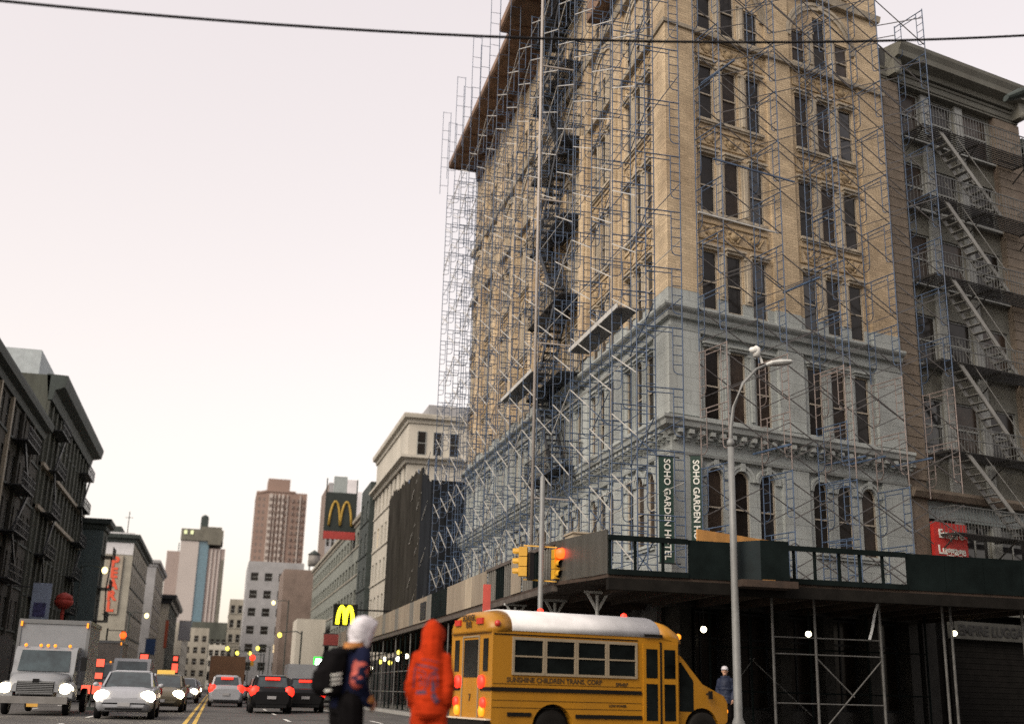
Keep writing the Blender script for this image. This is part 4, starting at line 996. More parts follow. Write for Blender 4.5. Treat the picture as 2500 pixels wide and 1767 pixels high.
q = MB(); q.lathe((0, 0, 0), [(.17, 0), (.17, .35), (.11, .5), (.095, 4.5), (.085, 7.6)], 12); q.build('pole', M_pole, lp)
q = MB(); q.path([(0, 0, 6.9), (.02, 0, 8.0), (.12, 0, 8.6), (.42, .02, 9.3), (.85, .04, 9.75), (1.2, .05, 9.93)], [.05, .05, .047, .045, .043, .04], 8); q.lathe((0, 0, 7.5), [(.11, 0), (.11, .12), (.03, .25)], 8); q.build('arm', M_pole, lp)
q = MB(); q.rings([[Vector((x, math.cos(a) * w + .05, z + math.sin(a) * h)) for a in [k * math.pi / 5 for k in range(10)]] for x, w, h, z in ((1.15, .05, .05, 9.92), (1.3, .13, .08, 9.97), (1.6, .16, .10, 10.02), (1.9, .12, .07, 10.07), (1.98, .04, .03, 10.08))]); q.build('lamp_head', mat('lamp_head_grey', (.40, .41, .40), rough=.4, var=.1), lp)
q = MB(); q.bar((1.05, .05, 9.95), (.98, .05, 10.15), .05); q.lathe((.88, .05, 10.12), [(.10, 0), (.12, .12), (.12, .25), (.02, .33)], 8); q.ball((.8, 0.02, 10.3), .1, 8, 1.6, 1, 1); q.build('camera_box', mat('white_box', (.62, .62, .6), rough=.4), lp)
lp2 = thing('street_lamp', 'dark lamp head on a long arm poking in at the right edge of the sky', 'street lamp', (18.6, 19.0, 0.13))
q = MB(); q.lathe((0, 0, 0), [(.2, 0), (.12, .5), (.1, 9), (.09, 12.5)], 10); q.build('pole', M_pole, lp2)
q = MB(); q.path([(0, 0, 12.0), (-.1, 0, 13.2), (-.6, 0, 13.95), (-1.6, 0, 14.05), (-2.2, 0, 13.98)], .055, 8); q.build('arm', M_pole, lp2)
q = MB(); q.rings([[Vector((x, math.cos(a) * w, z + math.sin(a) * h)) for a in [k * math.pi / 5 for k in range(10)]] for x, w, h, z in ((-2.1, .06, .05, 14.0), (-2.35, .15, .1, 13.95), (-2.75, .17, .12, 13.8), (-3.05, .1, .07, 13.66))]); q.build('lamp_head', M_l1c, lp2)
sp = thing('signal_pole', 'pole with two yellow traffic signal heads at the corner behind the bus roof', 'traffic light', (8.6, 31.2, 0.13))
q = MB(); q.lathe((0, 0, 0), [(.16, 0), (.16, .3), (.08, .45), (.075, 6.9), (.02, 7.0)], 10); q.build('pole', M_pole, sp)
def signal(parent, x, y, z, face, lit, sc=1.0):
    """three-lens head; face = yaw of the lens direction"""
    Mx = Matrix.Translation((x, y, z)) @ Matrix.Rotation(face, 4, 'Z')
    q = MB()
    for k in range(3):
        q.box(-.11, .13, -.13, .13, .28 * k + .01, .28 * k + .27)
        n = 10
        for j in range(n):
            a0, a1 = math.pi * (-.15 + 1.3 * j / n), math.pi * (-.15 + 1.3 * (j + 1) / n); c = .28 * k + .14
            q.quad((.13, .105 * math.cos(a0), c + .105 * math.sin(a0)), (.13, .105 * math.cos(a1), c + .105 * math.sin(a1)), (.31, .10 * math.cos(a1), c + .10 * math.sin(a1)), (.31, .10 * math.cos(a0), c + .10 * math.sin(a0)))
    o = put('signal_head', q.mesh('signal_head', M_sig), parent, mw=Mx)
    for k in range(3):
        g = MB(); g.lathe((.135, 0, .28 * k + .14), [(.1, 0), (.09, .02), (.01, .03)] if not (k == 2 and lit) else [(.1, 0), (.15, .08), (.15, .2), (.1, .27), (.01, .3)], 12, 'x'); put('lens', g.mesh('lens', lit if k == 2 and lit else M_blk), o)  # lit lens swollen past its housing; the shape stands in for glare
signal(sp, -.42, .35, 4.1, R(158), None)
signal(sp, .42, -.15, 4.02, R(-82), glow('red_signal', (1.0, 0.05, 0.006), 0.9))
q = MB()
for z in (4.0, 4.95): q.bar((-.42, .35, z + .03), (.42, -.15, z - .04), .035)
q.build('bracket', M_sig, sp)
q = MB(); q.box(-.34, -.22, -.05, .3, 4.0, 4.75); q.build('walk_signal', M_blk, sp)
tp = MB(); tp.tube((10.75, 40.4, 4.1), (10.75, 40.4, 33), .06, 8, cap=True); tp.box(10.55, 10.95, 40.2, 40.6, 4.1, 4.14)
for z in (8, 14, 20, 26): tp.box(10.7, 12.2, 40.37, 40.43, z, z + .05)
tag(tp.build('tall_pole', mat('pale_pink_pole', (.30, .275, .26), rough=.5, var=.1)), 'very tall pale pole rising from the side shed past the scaffold', 'pole')
cb_ = MB(); pts = [(x, 15, 10.31 + .1005 * x + .00505 * x * x) for x in [-24 + k * .75 for k in range(75)]]
cb_.path(pts, .021, 6)
tag(cb_.build('overhead_cable', M_blk), 'black cable strung across the street in front of everything', 'cable')
def street_light(x, y, z, side, lab, bulb=None, r=.17):
    t = thing('street_lamp', lab, 'street lamp', (x + side * 2.0, y, 0.13))
    q = MB(); q.tube((0, 0, 0), (0, 0, z + .3), .08, 6); q.path([(0, 0, z), (-side * .5, 0, z + .25), (-side * 2.0, 0, z + .12)], .05, 6); q.build('pole', M_l1c, t)
    q = MB(); q.ball((-side * 2.0, 0, z - .13), r, 10, 1, 1, 1.15); q.build('lamp', bulb or G_warm, t)
street_light(-10.6, 110, 10.8, -1, 'lit street lamp high on the left near the orange letter sign', r=.26)
street_light(-8.9, 150, 9.1, -1, 'lit street lamp left of the office tower foot', r=.26)
street_light(6.7, 160, 12.0, 1, 'lit street lamp high beside the brown end wall', r=.24)
street_light(5.4, 110, 5.7, 1, 'lit yellowish street lamp lower down in front of the brown end wall', G_yel, .2)
for x, y, z, lab in ((1.5, 200, 7.0, 'yellow lamp, leftmost of the four far down the street'), (3.3, 210, 6.6, 'yellow lamp, second from the left of the four far down the street'), (6.4, 200, 7.2, 'yellow lamp, rightmost of the four far down the street'), (5.7, 220, 6.9, 'yellow lamp just above the far red signal')):
    street_light(x, y, z, 1, lab, G_yel, .3)
def far_signal(x, y, z, lab, g, side=1, r=.2):
    t = thing('traffic_light', lab, 'traffic light', (x + side * 1.2, y, 0))
    q = MB(); q.tube((0, 0, 0), (0, 0, z + .5), .07, 6); q.bar((0, 0, z + .35), (-side * 1.2, 0, z + .35), .06); q.build('pole', M_l1c, t)
    q = MB(); q.box(-side * 1.2 - .17, -side * 1.2 + .17, -.12, .12, z - .85, z + .32); q.build('signal_head', M_sig, t)
    q = MB(); q.lathe((-side * 1.2, -.15, z), [(r, 0), (r * .8, -.05), (.02, -.09)], 12, 'y'); q.build('lens', g, t)
far_signal(-7.2, 95, 4.6, 'red traffic light with an orange core above the white van on the left', glow('red_signal', (1.0, 0.05, 0.006), 0.9), -1, .24)
far_signal(3.7, 130, 4.05, 'red traffic light above the black car in the middle of the street', G_red, 1, .3)
far_signal(-5.7, 170, 4.6, 'small red traffic light far down the left side', G_red, -1, .26)
far_signal(1.0, 175, 4.0, 'tiny red traffic light over the brown truck', G_red, 1, .26)
# bulbs below the shed
def bulb(x, y, z, lab, g, r=.085, top=3.78, grp=None):
    t = thing('shed_bulb', lab, 'light bulb', (x, y, z), group=grp)
    q = MB(); q.ball((0, 0, 0), r, 10); q.build('globe', g, t)
    q = MB(); q.tube((0, 0, r * .8), (0, 0, top - z), .015, 5); q.lathe((0, 0, r * .7), [(.04, 0), (.04, .08), (.015, .1)], 8); q.build('cord', M_blk, t)
P_ = lambda t, d: FF.P(t, 0, -d)
for (t, d, z, lab) in ((-.78, 2.5, 2.97, 'bare bulb under the shed right of the bus roof'), (3.15, 2.5, 3.02, 'bare bulb under the shed between the steel posts'), (9.4, 2.5, 3.33, 'bare bulb under the shed beside the shop lettering')):
    v = P_(t, d); bulb(v.x, v.y, z, lab, G_white, .095)
for y, z, lab, g in ((77.0, 2.42, 'bare bulb nearest the white hood, under the side shed', G_white), (72.6, 2.73, 'yellow bulb, second from the left under the side shed', G_yel), (70.5, 2.86, 'whitish bulb, third from the left under the side shed', G_white), (68.3, 2.6, 'yellow bulb, lowest of the middle pair under the side shed', G_yel), (65.0, 3.1, 'yellow bulb, highest under the side shed', G_yel), (65.2, 2.75, 'dim small bulb just below the highest one', glow('dim_bulb', (.8, .8, .7), 1.5)), (62.3, 2.83, 'whitish bulb nearest the orange jacket, under the side shed', G_white)):
    bulb(9.8 * (y / 66.0) ** 0 , y, z, lab, g, .13)
# hydrant, street post, signs
rt = MB()
for k in range(7): rt.hexa([(17.74 - .045 * k + dx, 28.93 + .02 * math.sin(k) + dy, 3.72 - .14 * k + dz) for dz in (-.14, 0) for dx, dy in ((-.05 - .045 * (dz < 0), -.004), (.03 - .045 * (dz < 0), -.004), (.03 - .045 * (dz < 0), .004), (-.05 - .045 * (dz < 0), .004))])
tag(rt.build('loose_strap', mat('dirty_white_cloth', (.5, .52, .53), var=.2)), 'dirty white strip of cloth hanging from the edge of the dark shed', 'strap')
hy = thing('fire_hydrant', 'small hydrant with a silvery cap in the dark under the shed', 'hydrant', (12.75, 28.6, 0.13))
q = MB(); q.lathe((0, 0, 0), [(.14, 0), (.14, .05), (.1, .07), (.1, .5), (.12, .52)], 10); q.build('barrel', M_blk, hy)
q = MB(); q.lathe((0, 0, .52), [(.12, 0), (.1, .08), (.04, .16), (.03, .22)], 10); q.build('cap', M_galv, hy)
q = MB(); q.tube((-.19, 0, .36), (.19, 0, .36), .045, 8, cap=True); q.tube((0, -.2, .34), (0, 0, .34), .06, 8, cap=True); q.build('nozzle', M_blk, hy)
ss_ = thing('street_sign', 'narrow red and white sign standing up behind the bus roof', 'sign', (6.6, 29.2, 0.0))
q = MB(); q.tube((0, 0, 0), (0, 0, 3.75), .03, 6); q.build('post', M_galv, ss_)
q = MB(); q.box(-.1, .1, -.05, -.032, 3.05, 3.75); q.build('plate', mat('red_sign_plate', (.5, .08, .06), var=.15), ss_)
q = MB(); q.box(-.1, .1, -.05, -.032, 2.8, 3.045); q.build('lower_plate', M_white_l, ss_)
ym = thing('arch_sign', 'black sign with a glowing yellow letter M beside the white hood', 'sign', (8.2, 80, 5.1))
q = MB(); q.box(-.78, .85, 0, .25, .1, 1.55); q.bar((.85, .12, 1.2), (6.2, .12, 1.2), .1); q.build('panel', M_blk, ym)
def arches(root, cx, cz, w, h, y, m, r):
    q = MB()
    for s in (-1, 1):
        pts = [(cx + s * w * (.5 - .5 * u), y, cz + h * (1 - (2 * u - 1) ** 2) ** .62 * (1 if u < .5 else 1) - (h * .12 * (0 if u < .9 else (u - .9) * 10))) for u in [k / 16 for k in range(17)]]
        pts = [(x, yy, max(z, cz)) for x, yy, z in pts]
        q.path(pts, r, 8)
    q.build('letter', m, root)
arches(ym, .03, .2, 1.05, 1.15, -.06, glow('yellow_letter', (.80, .70, .015), 1.1), .12)
bn = thing('arch_banner', 'big black banner with a golden letter M and a red lower strip over the street', 'banner', (11.9, 128, 16.4))
q = MB(); q.box(-1.75, 1.75, 0, .1, 1.5, 5.7); q.build('cloth', mat('black_banner_cloth', (.018, .024, .022), rough=.8, var=.2), bn)
arches(bn, 0, 2.1, 2.5, 2.7, -.05, mat('golden_letter', (.33, .21, .035), var=.1), .13)
q = MB(); q.box(-1.75, 1.75, -.02, .1, .62, 1.48); q.build('red_strip', mat('banner_red', (.30, .035, .03), var=.15), bn)
q = MB()
for x in (-1.7, 1.7): q.bar((x, .15, .5), (x, .15, 7.4), .12)
q.bar((-1.7, .15, 5.8), (1.76, .15, 5.8), .12); q.build('frame', M_l1c, bn)
q = MB(); q.box(-.9, .55, .2, 1.0, 5.75, 7.7); q.build('grey_box', mat('grey_box', (.25, .28, .28)), bn)
q = MB(); q.box(.56, 1.7, .2, 1.0, 5.75, 7.4); q.build('white_box', mat('white_render', (.6, .58, .6)), bn)
gs = thing('lit_sign', 'green framed lit white sign on a post left of the black backpack', 'sign', (5.85, 70, 0))
q = MB(); q.tube((0, 0, 0), (0, 0, 2.0), .06, 6); q.build('post', M_dgrn, gs)
q = MB(); q.box(-.33, .33, 0, .2, 2.0, 2.85); q.build('frame', glow('green_frame', (.02, .35, .03), .6), gs)
q = MB(); q.box(-.22, .22, -.03, 0, 2.18, 2.72); q.build('face', glow('white_sign_face', (.85, 1, .85), 2.2), gs)
q = MB(); q.box(-.14, .14, -.02, .1, 1.75, 1.99); q.build('lower_face', glow('yellow_green_face', (.5, .7, .08), .7), gs)
bs = thing('blue_banner_sign', 'pale blue banner sign over the left pavement above the white truck', 'sign', (-12.8, 90, 5.0))
q = MB(); q.box(-.65, .65, 0, .1, 0, 2.9); q.build('panel', mat('pale_blue_sign', (.25, .30, .40), var=.2, scale=1.2), bs)
q = MB(); q.box(-.45, .4, -.03, 0, .5, 1.5); q.build('picture', mat('dark_blue_print', (.06, .06, .16), var=.6, scale=3), bs)
q = MB(); q.bar((-2.6, .05, 2.6), (.65, .05, 2.6), .08); q.build('bracket', M_iron, bs)
rbz = thing('red_round_sign', 'dark red rounded shop sign on a stem beside the pale blue banner', 'sign', (-10.6, 85, 0.13))
q = MB(); q.lathe((0, 0, 6.3), [(.62, 0), (.5, .3), (.15, .5)], 12); q.lathe((0, 0, 5.7), [(.3, 0), (.62, .35), (.62, .6)], 12); q.build('head', mat('dark_red_sign', (.30, .03, .02), var=.2), rbz)
q = MB(); q.tube((0, 0, 0), (0, 0, 6), .12, 8); q.build('stem', MATS['dark_red_sign'], rbz)

# ---------------------------------------------------------------- school bus
BY = mat('school_bus_yellow', (0.32, 0.142, 0.007), rough=0.42, var=0.12, scale=1.6, spec=0.4, streak=True, dark=(0.22, 0.105, 0.012), darkamt=0.5)
BB = mat('bus_black', (0.009, 0.008, 0.007), rough=0.6, var=0.2, spec=.1)
BW = mat('bus_white_roof', (0.54, 0.54, 0.55), rough=0.55, var=0.14, scale=1.5, dark=(.36, .35, .34), darkamt=.5)
BG = glass('bus_glass', (0.006, 0.008, 0.008), 0.2, 0.18)
BS = mat('bus_window_frame', (0.22, 0.18, 0.125), rough=0.45, var=0.1)
bus = thing('school_bus', 'short yellow school bus with a white roof crossing in front of the shed', 'bus', (5.17, 24.14, 0), R(11))
W2 = 1.1
def arc(cx, cz, r, a0, a1, n=10): return [(cx + r * math.cos(a0 + (a1 - a0) * k / n), cz + r * math.sin(a0 + (a1 - a0) * k / n)) for k in range(n + 1)]
low = .46; rx, fx = 1.38, 5.08; ra = .47
h0 = math.asin((low - .40) / ra)
prof = [(0.0, low)] + arc(rx, .40, ra, math.pi - h0, h0) + [(4.42, low), (4.42, 2.30), (0.0, 2.30)]
q = MB(); q.extrude(prof, lambda u, v, k: (u, -W2 if k == 0 else W2, v)); q.build('body', BY, bus)
nose = [(4.421, low)] + arc(fx, .40, .46, math.pi - h0, h0) + [(5.72, low), (5.80, .62), (5.80, .98), (5.70, 1.12), (5.1, 1.36), (4.55, 1.93), (4.421, 2.0)]
q = MB(); q.extrude(nose, lambda u, v, k: (u, (-1.0 if k == 0 else 1.0) * (1 - .12 * max(0, u - 5) ** 2), v)); q.build('hood', BY, bus)
def roof(xs, m, name):
    q = MB(); rs = []
    for x, sy, sz, zb in xs:
        rs.append([Vector((x, -W2 * sy * math.copysign(abs(math.cos(a)) ** .75, math.cos(a)), zb + .47 * sz * math.sin(a) ** .8)) for a in [math.pi * k / 16 for k in range(17)]] + [Vector((x, W2 * sy * .9, zb - .004)), Vector((x, -W2 * sy * .9, zb - .004))])
    q.smooth = True; q.rings(rs); q.build(name, m, bus)
roof([(-.06, .80, .55, 2.3), (-.05, .92, .80, 2.25), (.08, 1.004, .95, 2.25), (.42, 1.008, 1.0, 2.27)], BY, 'rear_cap')
roof([(.421, 1.012, 1.01, 2.29), (3.95, 1.012, 1.01, 2.29)], BW, 'roof')
roof([(3.951, 1.008, 1.0, 2.27), (4.3, 1.0, .95, 2.22), (4.52, .92, .72, 2.2), (4.62, .82, .42, 2.2), (4.64, .7, .15, 2.2)], BY, 'front_cap')
for sy in (-1, 1):
    for k in range(4):
        x0 = .48 + k * .735; x1 = x0 + .64; z0, z1 = 1.45, 2.13; y = sy * (W2 + .001); o_ = sy * .03
        q = MB()
        for a, b, c, d in ((x0, x1, z0 - .03, z0 + .02), (x0, x1, z1 - .02, z1 + .04), (x0 - .05, x0, z0 - .03, z1 + .04), (x1, x1 + .05, z0 - .03, z1 + .04), (x0, x1, (z0 + z1) / 2 - .015, (z0 + z1) / 2 + .015)): q.box(a, b, min(y, y + o_), max(y, y + o_), c, d)
        w_ = q.build('window', BS, bus)
        g = MB(); g.quad((x0, y + sy * .008, z0), (x1, y + sy * .008, z0), (x1, y + sy * .008, z1), (x0, y + sy * .008, z1)); g.build('pane', BG, w_)
    q = MB()
    for a, b, z in ((-.02, 3.48, 1.10), (0.35, .88, .62), (1.9, 3.48, .60)): q.box(a, b, min(sy * W2, sy * (W2 + .025)), max(sy * W2, sy * (W2 + .025)), z, z + .075)
    for z in (.78, .92, 1.24): q.box(0.02, 3.48, min(sy * W2, sy * (W2 + .006)), max(sy * W2, sy * (W2 + .006)), z, z + .008)
    q.box(0.02, 3.4, min(sy * W2, sy * (W2 + .012)), max(sy * W2, sy * (W2 + .012)), 2.2, 2.225); q.build('rub_rail', BB, bus)
    for cx in (rx, fx):
        wh = bpy.data.objects.new('wheel', None); COL.objects.link(wh); wh.parent = bus; wh.location = (cx, sy * .93, .385)
        q = MB(); q.lathe((0, -.12, 0), [(.2, 0), (.36, 0), (.385, .03), (.385, .21), (.36, .24), (.2, .24)], 20, 'y'); q.build('tyre', BB, wh)
        q = MB(); q.lathe((0, -.1, 0), [(.05, 0), (.2, .02), (.2, .18), (.05, .2)], 14, 'y'); q.build('rim', M_galv, wh)
q = MB(); q.box(.3, 5.4, -.9, .9, .3, .9); q.build('chassis', BB, bus)
# entrance door on the kerb side
for k in range(2):
    x0 = 3.52 + k * .45
    q = MB(); q.box(x0, x0 + .42, -W2 - .03, -W2 - .001, .5, 2.17); dr = q.build('door', BY, bus)
    for z0, z1 in ((.58, 1.33), (1.45, 2.05)): g = MB(); g.box(x0 + .07, x0 + .35, -W2 - .038, -W2 - .031, z0, z1); g.build('pane', BG, dr)
q = MB(); q.box(3.935, 3.975, -W2 - .045, -W2 - .001, .5, 2.2); q.build('door_seal', BB, bus)
q = MB(); q.extrude([(4.5, .78), (4.86, .78), (4.86, 1.42), (4.55, 1.80), (4.5, 1.80)], lambda u, v, k: (u, -1.004 - .004 * k, v)); q.build('side_window', BG, bus)
q = MB(); q.quad((4.57, -.85, 1.90), (4.57, .85, 1.90), (5.09, .82, 1.37), (5.09, -.82, 1.37)); ob = q.build('windscreen', BG, bus); ob.location = (.012, 0, .012)
q = MB(); q.box(3.55, 4.0, -W2 - .05, -W2 - .012, 2.30, 2.36); q.build('vent', BB, bus)
q = MB(); q.bar((5.2, -.98, 1.15), (5.32, -1.06, 1.2), .03); q.box(5.22, 5.3, -1.10, -1.05, 1.05, 1.22); q.build('fender_mirror', BB, bus)
q = MB(); q.ball((4.60, -.83, 2.35), .085, 10, .7, 1, .8); q.build('warning_light', G_amb, bus)
q = MB(); q.ball((5.80, -.86, .80), .07, 10, .6, 1, 1); q.build('turn_light', G_amb, bus)
q = MB(); q.box(5.74, 5.90, -.95, .95, .42, .56); q.build('front_bumper', BB, bus)
for y in (-.72, .72): q = MB(); q.ball((5.79, y, .86), .12, 10, .4, 1, .9); q.build('headlight', M_galv, bus)
for x in (1.6, 3.7): q = MB(); q.ball((x, 0, 2.78), .08, 8); q.build('roof_marker', G_red, bus)
# rear end
q = MB(); q.box(-.012, -.001, -.36, .36, 1.36, 2.12); q.build('rear_door_window', BG, bus)
for y in (-.72, .72): q = MB(); q.box(-.012, -.001, y * 1.06 - .12, y * 1.06 + .12, 1.48, 2.13); q.build('rear_window', BG, bus)
q = MB(); q.box(-.02, -.001, -.44, -.41, .55, 2.2); q.box(-.02, -.001, .41, .44, .55, 2.2); q.box(-.02, -.001, -.41, .41, 2.17, 2.2); q.build('door_frame', BS, bus)
q = MB(); q.box(-.025, -.001, -1.08, -.55, 1.10, 1.17); q.box(-.025, -.001, .55, 1.08, 1.10, 1.17); q.build('rear_rub_rail', BB, bus)
M_rl = mat('red_lens', (.42, .03, .02), rough=.3, var=.1)
for y in (-.62, .62):
    q = MB(); q.lathe((-.03, y, 1.27), [(.02, -.05), (.13, -.03), (.14, .03)], 14, 'x'); q.build('brake_light', G_tail, bus)
    q = MB(); q.box(-.10, -.03, y * .95 - .15, y * .95 + .15, 2.42, 2.54); q.build('flasher_lens', M_rl, bus)
    q = MB(); q.lathe((-.02, y * 1.15, .86), [(.02, -.05), (.10, -.03), (.11, .02)], 12, 'x'); q.build('tail_light', G_tail, bus)
    q = MB(); q.lathe((-.02, y * 1.05, .70), [(.02, -.05), (.10, -.03), (.11, .02)], 12, 'x'); q.build('turn_signal', G_amb, bus)
    q = MB(); q.ball((.1, y * 1.74, 2.42), .07, 8); q.build('marker_light', M_rl, bus)
q = MB(); q.box(-.16, .02, -1.1, 1.1, .36, .5); q.box(-.14, 0, -1.08, 1.08, .505, .525); q.build('rear_bumper', BB, bus)
q = MB(); q.box(-.1, -.001, -1.08, 1.08, .53, .56); q.build('bumper_step', mat('worn_cream_step', (.5, .42, .33)), bus)
B_LET = mat('bus_lettering_brown', (.04, .022, .006))
def btext(s, size, M, m=B_LET): put('lettering', text_mesh(s, size, m, ext=.004), bus, mw=M)
rearM = lambda y, z, x=-.015: Matrix(((0, 0, -1, x), (-1, 0, 0, y), (0, 1, 0, z), (0, 0, 0, 1)))
sideM = lambda x, z, y=-W2 - .006: Matrix(((1, 0, 0, x), (0, 0, -1, y), (0, 1, 0, z), (0, 0, 0, 1)))
btext('SCHOOL', .17, rearM(0, 2.56, -.085)); btext('BUS', .17, rearM(0, 2.42, -.085))
btext('SUNSHINE CHILDREN TRANS. CORP', .135, sideM(1.42, 1.32)); btext('SP6407', .1, sideM(3.0, 1.29)); btext('EMERGENCY DOOR', .055, rearM(0, 2.25, -.03)); btext('7', .2, rearM(0, .95)); btext('LOW POWER', .07, sideM(2.9, .86))
# ---------------------------------------------------------------- people
def remesh(mb, name, m, vox, it=4, fold=0.0):
    me = mb.mesh(name, m); o = bpy.data.objects.new(name, me); COL.objects.link(o)
    a = o.modifiers.new('r', 'REMESH'); a.mode = 'VOXEL'; a.voxel_size = vox; a.use_smooth_shade = True
    b = o.modifiers.new('s', 'SMOOTH'); b.factor = .5; b.iterations = it
    bpy.context.view_layer.update()
    r = bpy.data.meshes.new_from_object(o.evaluated_get(bpy.context.evaluated_depsgraph_get()))
    bpy.data.objects.remove(o); bpy.data.meshes.remove(me); r.name = name; r.materials.clear(); r.materials.append(m)
    for p in r.polygons: p.use_smooth = True
    if fold:
        import mathutils.noise as mn
        r.update()
        for v in r.vertices:
            c = v.co; n1 = mn.noise(Vector((c.x * 9, c.y * 9, c.z * 17))); n2 = mn.noise(Vector((c.x * 4 + 7, c.y * 4, c.z * 7 + 3 + c.x * 8)))
            v.co = c + v.normal * fold * (0.55 * n1 + 1.0 * n2 - 0.5 * abs(n1))
        r.update()
    return r
M_skin = mat('skin', (.38, .22, .15), rough=.6, var=.08)
def ell(q, c, rx, ry, rz): q.ball(c, 1, 14, rx, ry, rz)
def body_mesh(P, vox=.011):
    q = MB(); V = Vector
    ell(q, P['head'], .078, .098, .118); ell(q, P['head'] + V((0, .045, -.075)), .05, .05, .045); ell(q, P['head'] + V((0, .102, -.018)), .014, .02, .026)
    for s in (-1, 1): ell(q, P['head'] + V((s * .08, -.005, -.01)), .012, .024, .034); ell(q, P['head'] + V((s * .034, .092, .012)), .013, .01, .008)
    q.capsule(P['neck'], P['head'] + V((0, -.01, -.06)), .058, .055)
    q.rings([[V((math.cos(a) * rx, math.sin(a) * ry + P['lean'] * (z - .95), z)) for a in [k * math.pi / 8 for k in range(16)]] for rx, ry, z in ((.11, .08, .84), (.165, .115, .90), (.165, .115, .98), (.14, .10, 1.1), (.165, .115, 1.27), (.17, .11, 1.38), (.10, .075, 1.47), (.05, .05, 1.5))])
    for s in ('L', 'R'):
        q.capsule(P['sh' + s], P['el' + s], .055, .043); q.capsule(P['el' + s], P['wr' + s], .042, .03)
        w = P['wr' + s]; d = (w - P['el' + s]).normalized(); sx = -1 if s == 'L' else 1
        f = V((0, 1, 0)); f = (f - d * f.dot(d)).normalized(); n_ = d.cross(f)
        q.capsule(w, w + d * .075, .032, .036)
        for k in range(4):
            b = w + d * .085 + f * (.027 - .018 * k); L = (.038, .044, .041, .032)[k]
            k1 = b + (d * .85 - n_ * sx * .35).normalized() * L; k2 = k1 + (d * .5 - n_ * sx * .75).normalized() * L * .7
            q.capsule(b, k1, .0095, .009, 8); q.capsule(k1, k2, .009, .008, 8)
        tb = w + d * .03 + f * .03; t1 = tb + (d * .7 + f * .5).normalized() * .04; q.capsule(tb, t1, .012, .01, 8); q.capsule(t1, t1 + (d * .9 - n_ * sx * .3).normalized() * .028, .01, .009, 8)
        q.capsule(P['hip' + s], P['kn' + s], .085, .06); q.capsule(P['kn' + s], P['an' + s], .055, .04)
        q.capsule(P['an' + s] + V((0, -.05, -.04)), P['an' + s] + V((0, .14, -.05)), .04, .035)
    return remesh(q, 'body', M_skin, vox)
def pose(lean=0.0, arms=None, stride=.0):
    V = Vector; P = {'lean': lean}
    L = lambda x, y, z: V((x, y + lean * (z - .95), z))
    P['head'] = L(0, .03, 1.64); P['neck'] = L(0, 0, 1.48)
    for s, sx in (('L', -1), ('R', 1)):
        P['sh' + s] = L(sx * .185, 0, 1.41); P['el' + s] = L(sx * .245, -.03, 1.13); P['wr' + s] = L(sx * .225, .09, .92)
        st = stride * sx
        P['hip' + s] = V((sx * .09, 0, .92)); P['kn' + s] = V((sx * .1, .03 + st * .5, .5)); P['an' + s] = V((sx * .105, st - .02, .09))
    if arms: P.update({k: V(v) for k, v in arms.items()})
    return P
def person(label, loc, rz, P): return thing('person', label, 'person', loc, rz)
def torso(q, P, rs):
    q.rings([[Vector((math.cos(a) * rx, math.sin(a) * ry + P['lean'] * (z - .95) + yo, z)) for a in [k * math.pi / 10 for k in range(20)]] for rx, ry, yo, z in rs])
def decal(root, bvh, pts, w, m, name, n=12, back=True):
    q = MB(); path = []
    for i in range(len(pts) - 1):
        for k in range(n): u = k / n; path.append((pts[i][0] + (pts[i + 1][0] - pts[i][0]) * u, pts[i][1] + (pts[i + 1][1] - pts[i][1]) * u))
    path.append(pts[-1]); L = []
    for i, (x, z) in enumerate(path):
        a, b = path[max(0, i - 1)], path[min(len(path) - 1, i + 1)]; dx, dz = b[0] - a[0], b[1] - a[1]; l = math.hypot(dx, dz) or 1
        row = []
        for s in (-1, 1):
            px, pz = x - dz / l * w / 2 * s, z + dx / l * w / 2 * s
            h = bvh.ray_cast(Vector((px, -1.5, pz)), Vector((0, 1, 0))); row.append(h[0] + Vector((0, -.004, 0)) if h[0] else None)
        L.append(row)
    for i in range(len(L) - 1):
        if all(L[i]) and all(L[i + 1]): q.quad(L[i][0], L[i][1], L[i + 1][1], L[i + 1][0])
    if q.f: q.build(name, m, root)
def bvh_of(me): return BVHTree.FromPolygons([v.co for v in me.vertices], [tuple(p.vertices) for p in me.polygons])
# orange hooded person, seen from behind
M_org = mat('orange_red_fleece', (0.34, 0.026, 0.005), spec=.08, rough=0.95, var=0.14, scale=7, bump=0.5, bscale=14)
M_nav = mat('navy_print', (0.05, 0.03, 0.06), rough=0.8)
A = pose(.02, {'shL': (-.155, 0, 1.40), 'shR': (.155, 0, 1.40), 'elL': (-.20, -.03, 1.13), 'elR': (.20, -.05, 1.13), 'wrL': (-.19, .08, .92), 'wrR': (.185, .07, .92)})
pa = person('person in a hooded orange-red jacket and trousers with a dark print, seen from behind', (2.24, 12.5, 0), R(-14), A)
BODY = body_mesh(A); put('body', BODY, pa)
q = MB(); torso(q, A, ((.165, .14, 0, .80), (.185, .165, 0, .86), (.185, .16, 0, .95), (.175, .15, 0, 1.1), (.175, .155, 0, 1.25), (.165, .145, 0, 1.36), (.14, .13, 0, 1.45), (.12, .12, .01, 1.52)))
for s, sx in (('L', -1), ('R', 1)):
    q.capsule(A['sh' + s] + Vector((-sx * .01, 0, -.01)), A['el' + s], .076, .074); q.capsule(A['el' + s], A['wr' + s] + Vector((0, -.01, 0)), .075, .062); q.capsule(A['el' + s] + Vector((0, .01, -.06)), A['el' + s] + Vector((-sx * .02, .03, -.16)), .079, .072)
for z, r in ((.83, .012), (.98, .008), (1.18, .008)): torso(q, A, ((.17, .15, 0, z - .03), (.19, .172, 0, z), (.17, .15, 0, z + .03)))
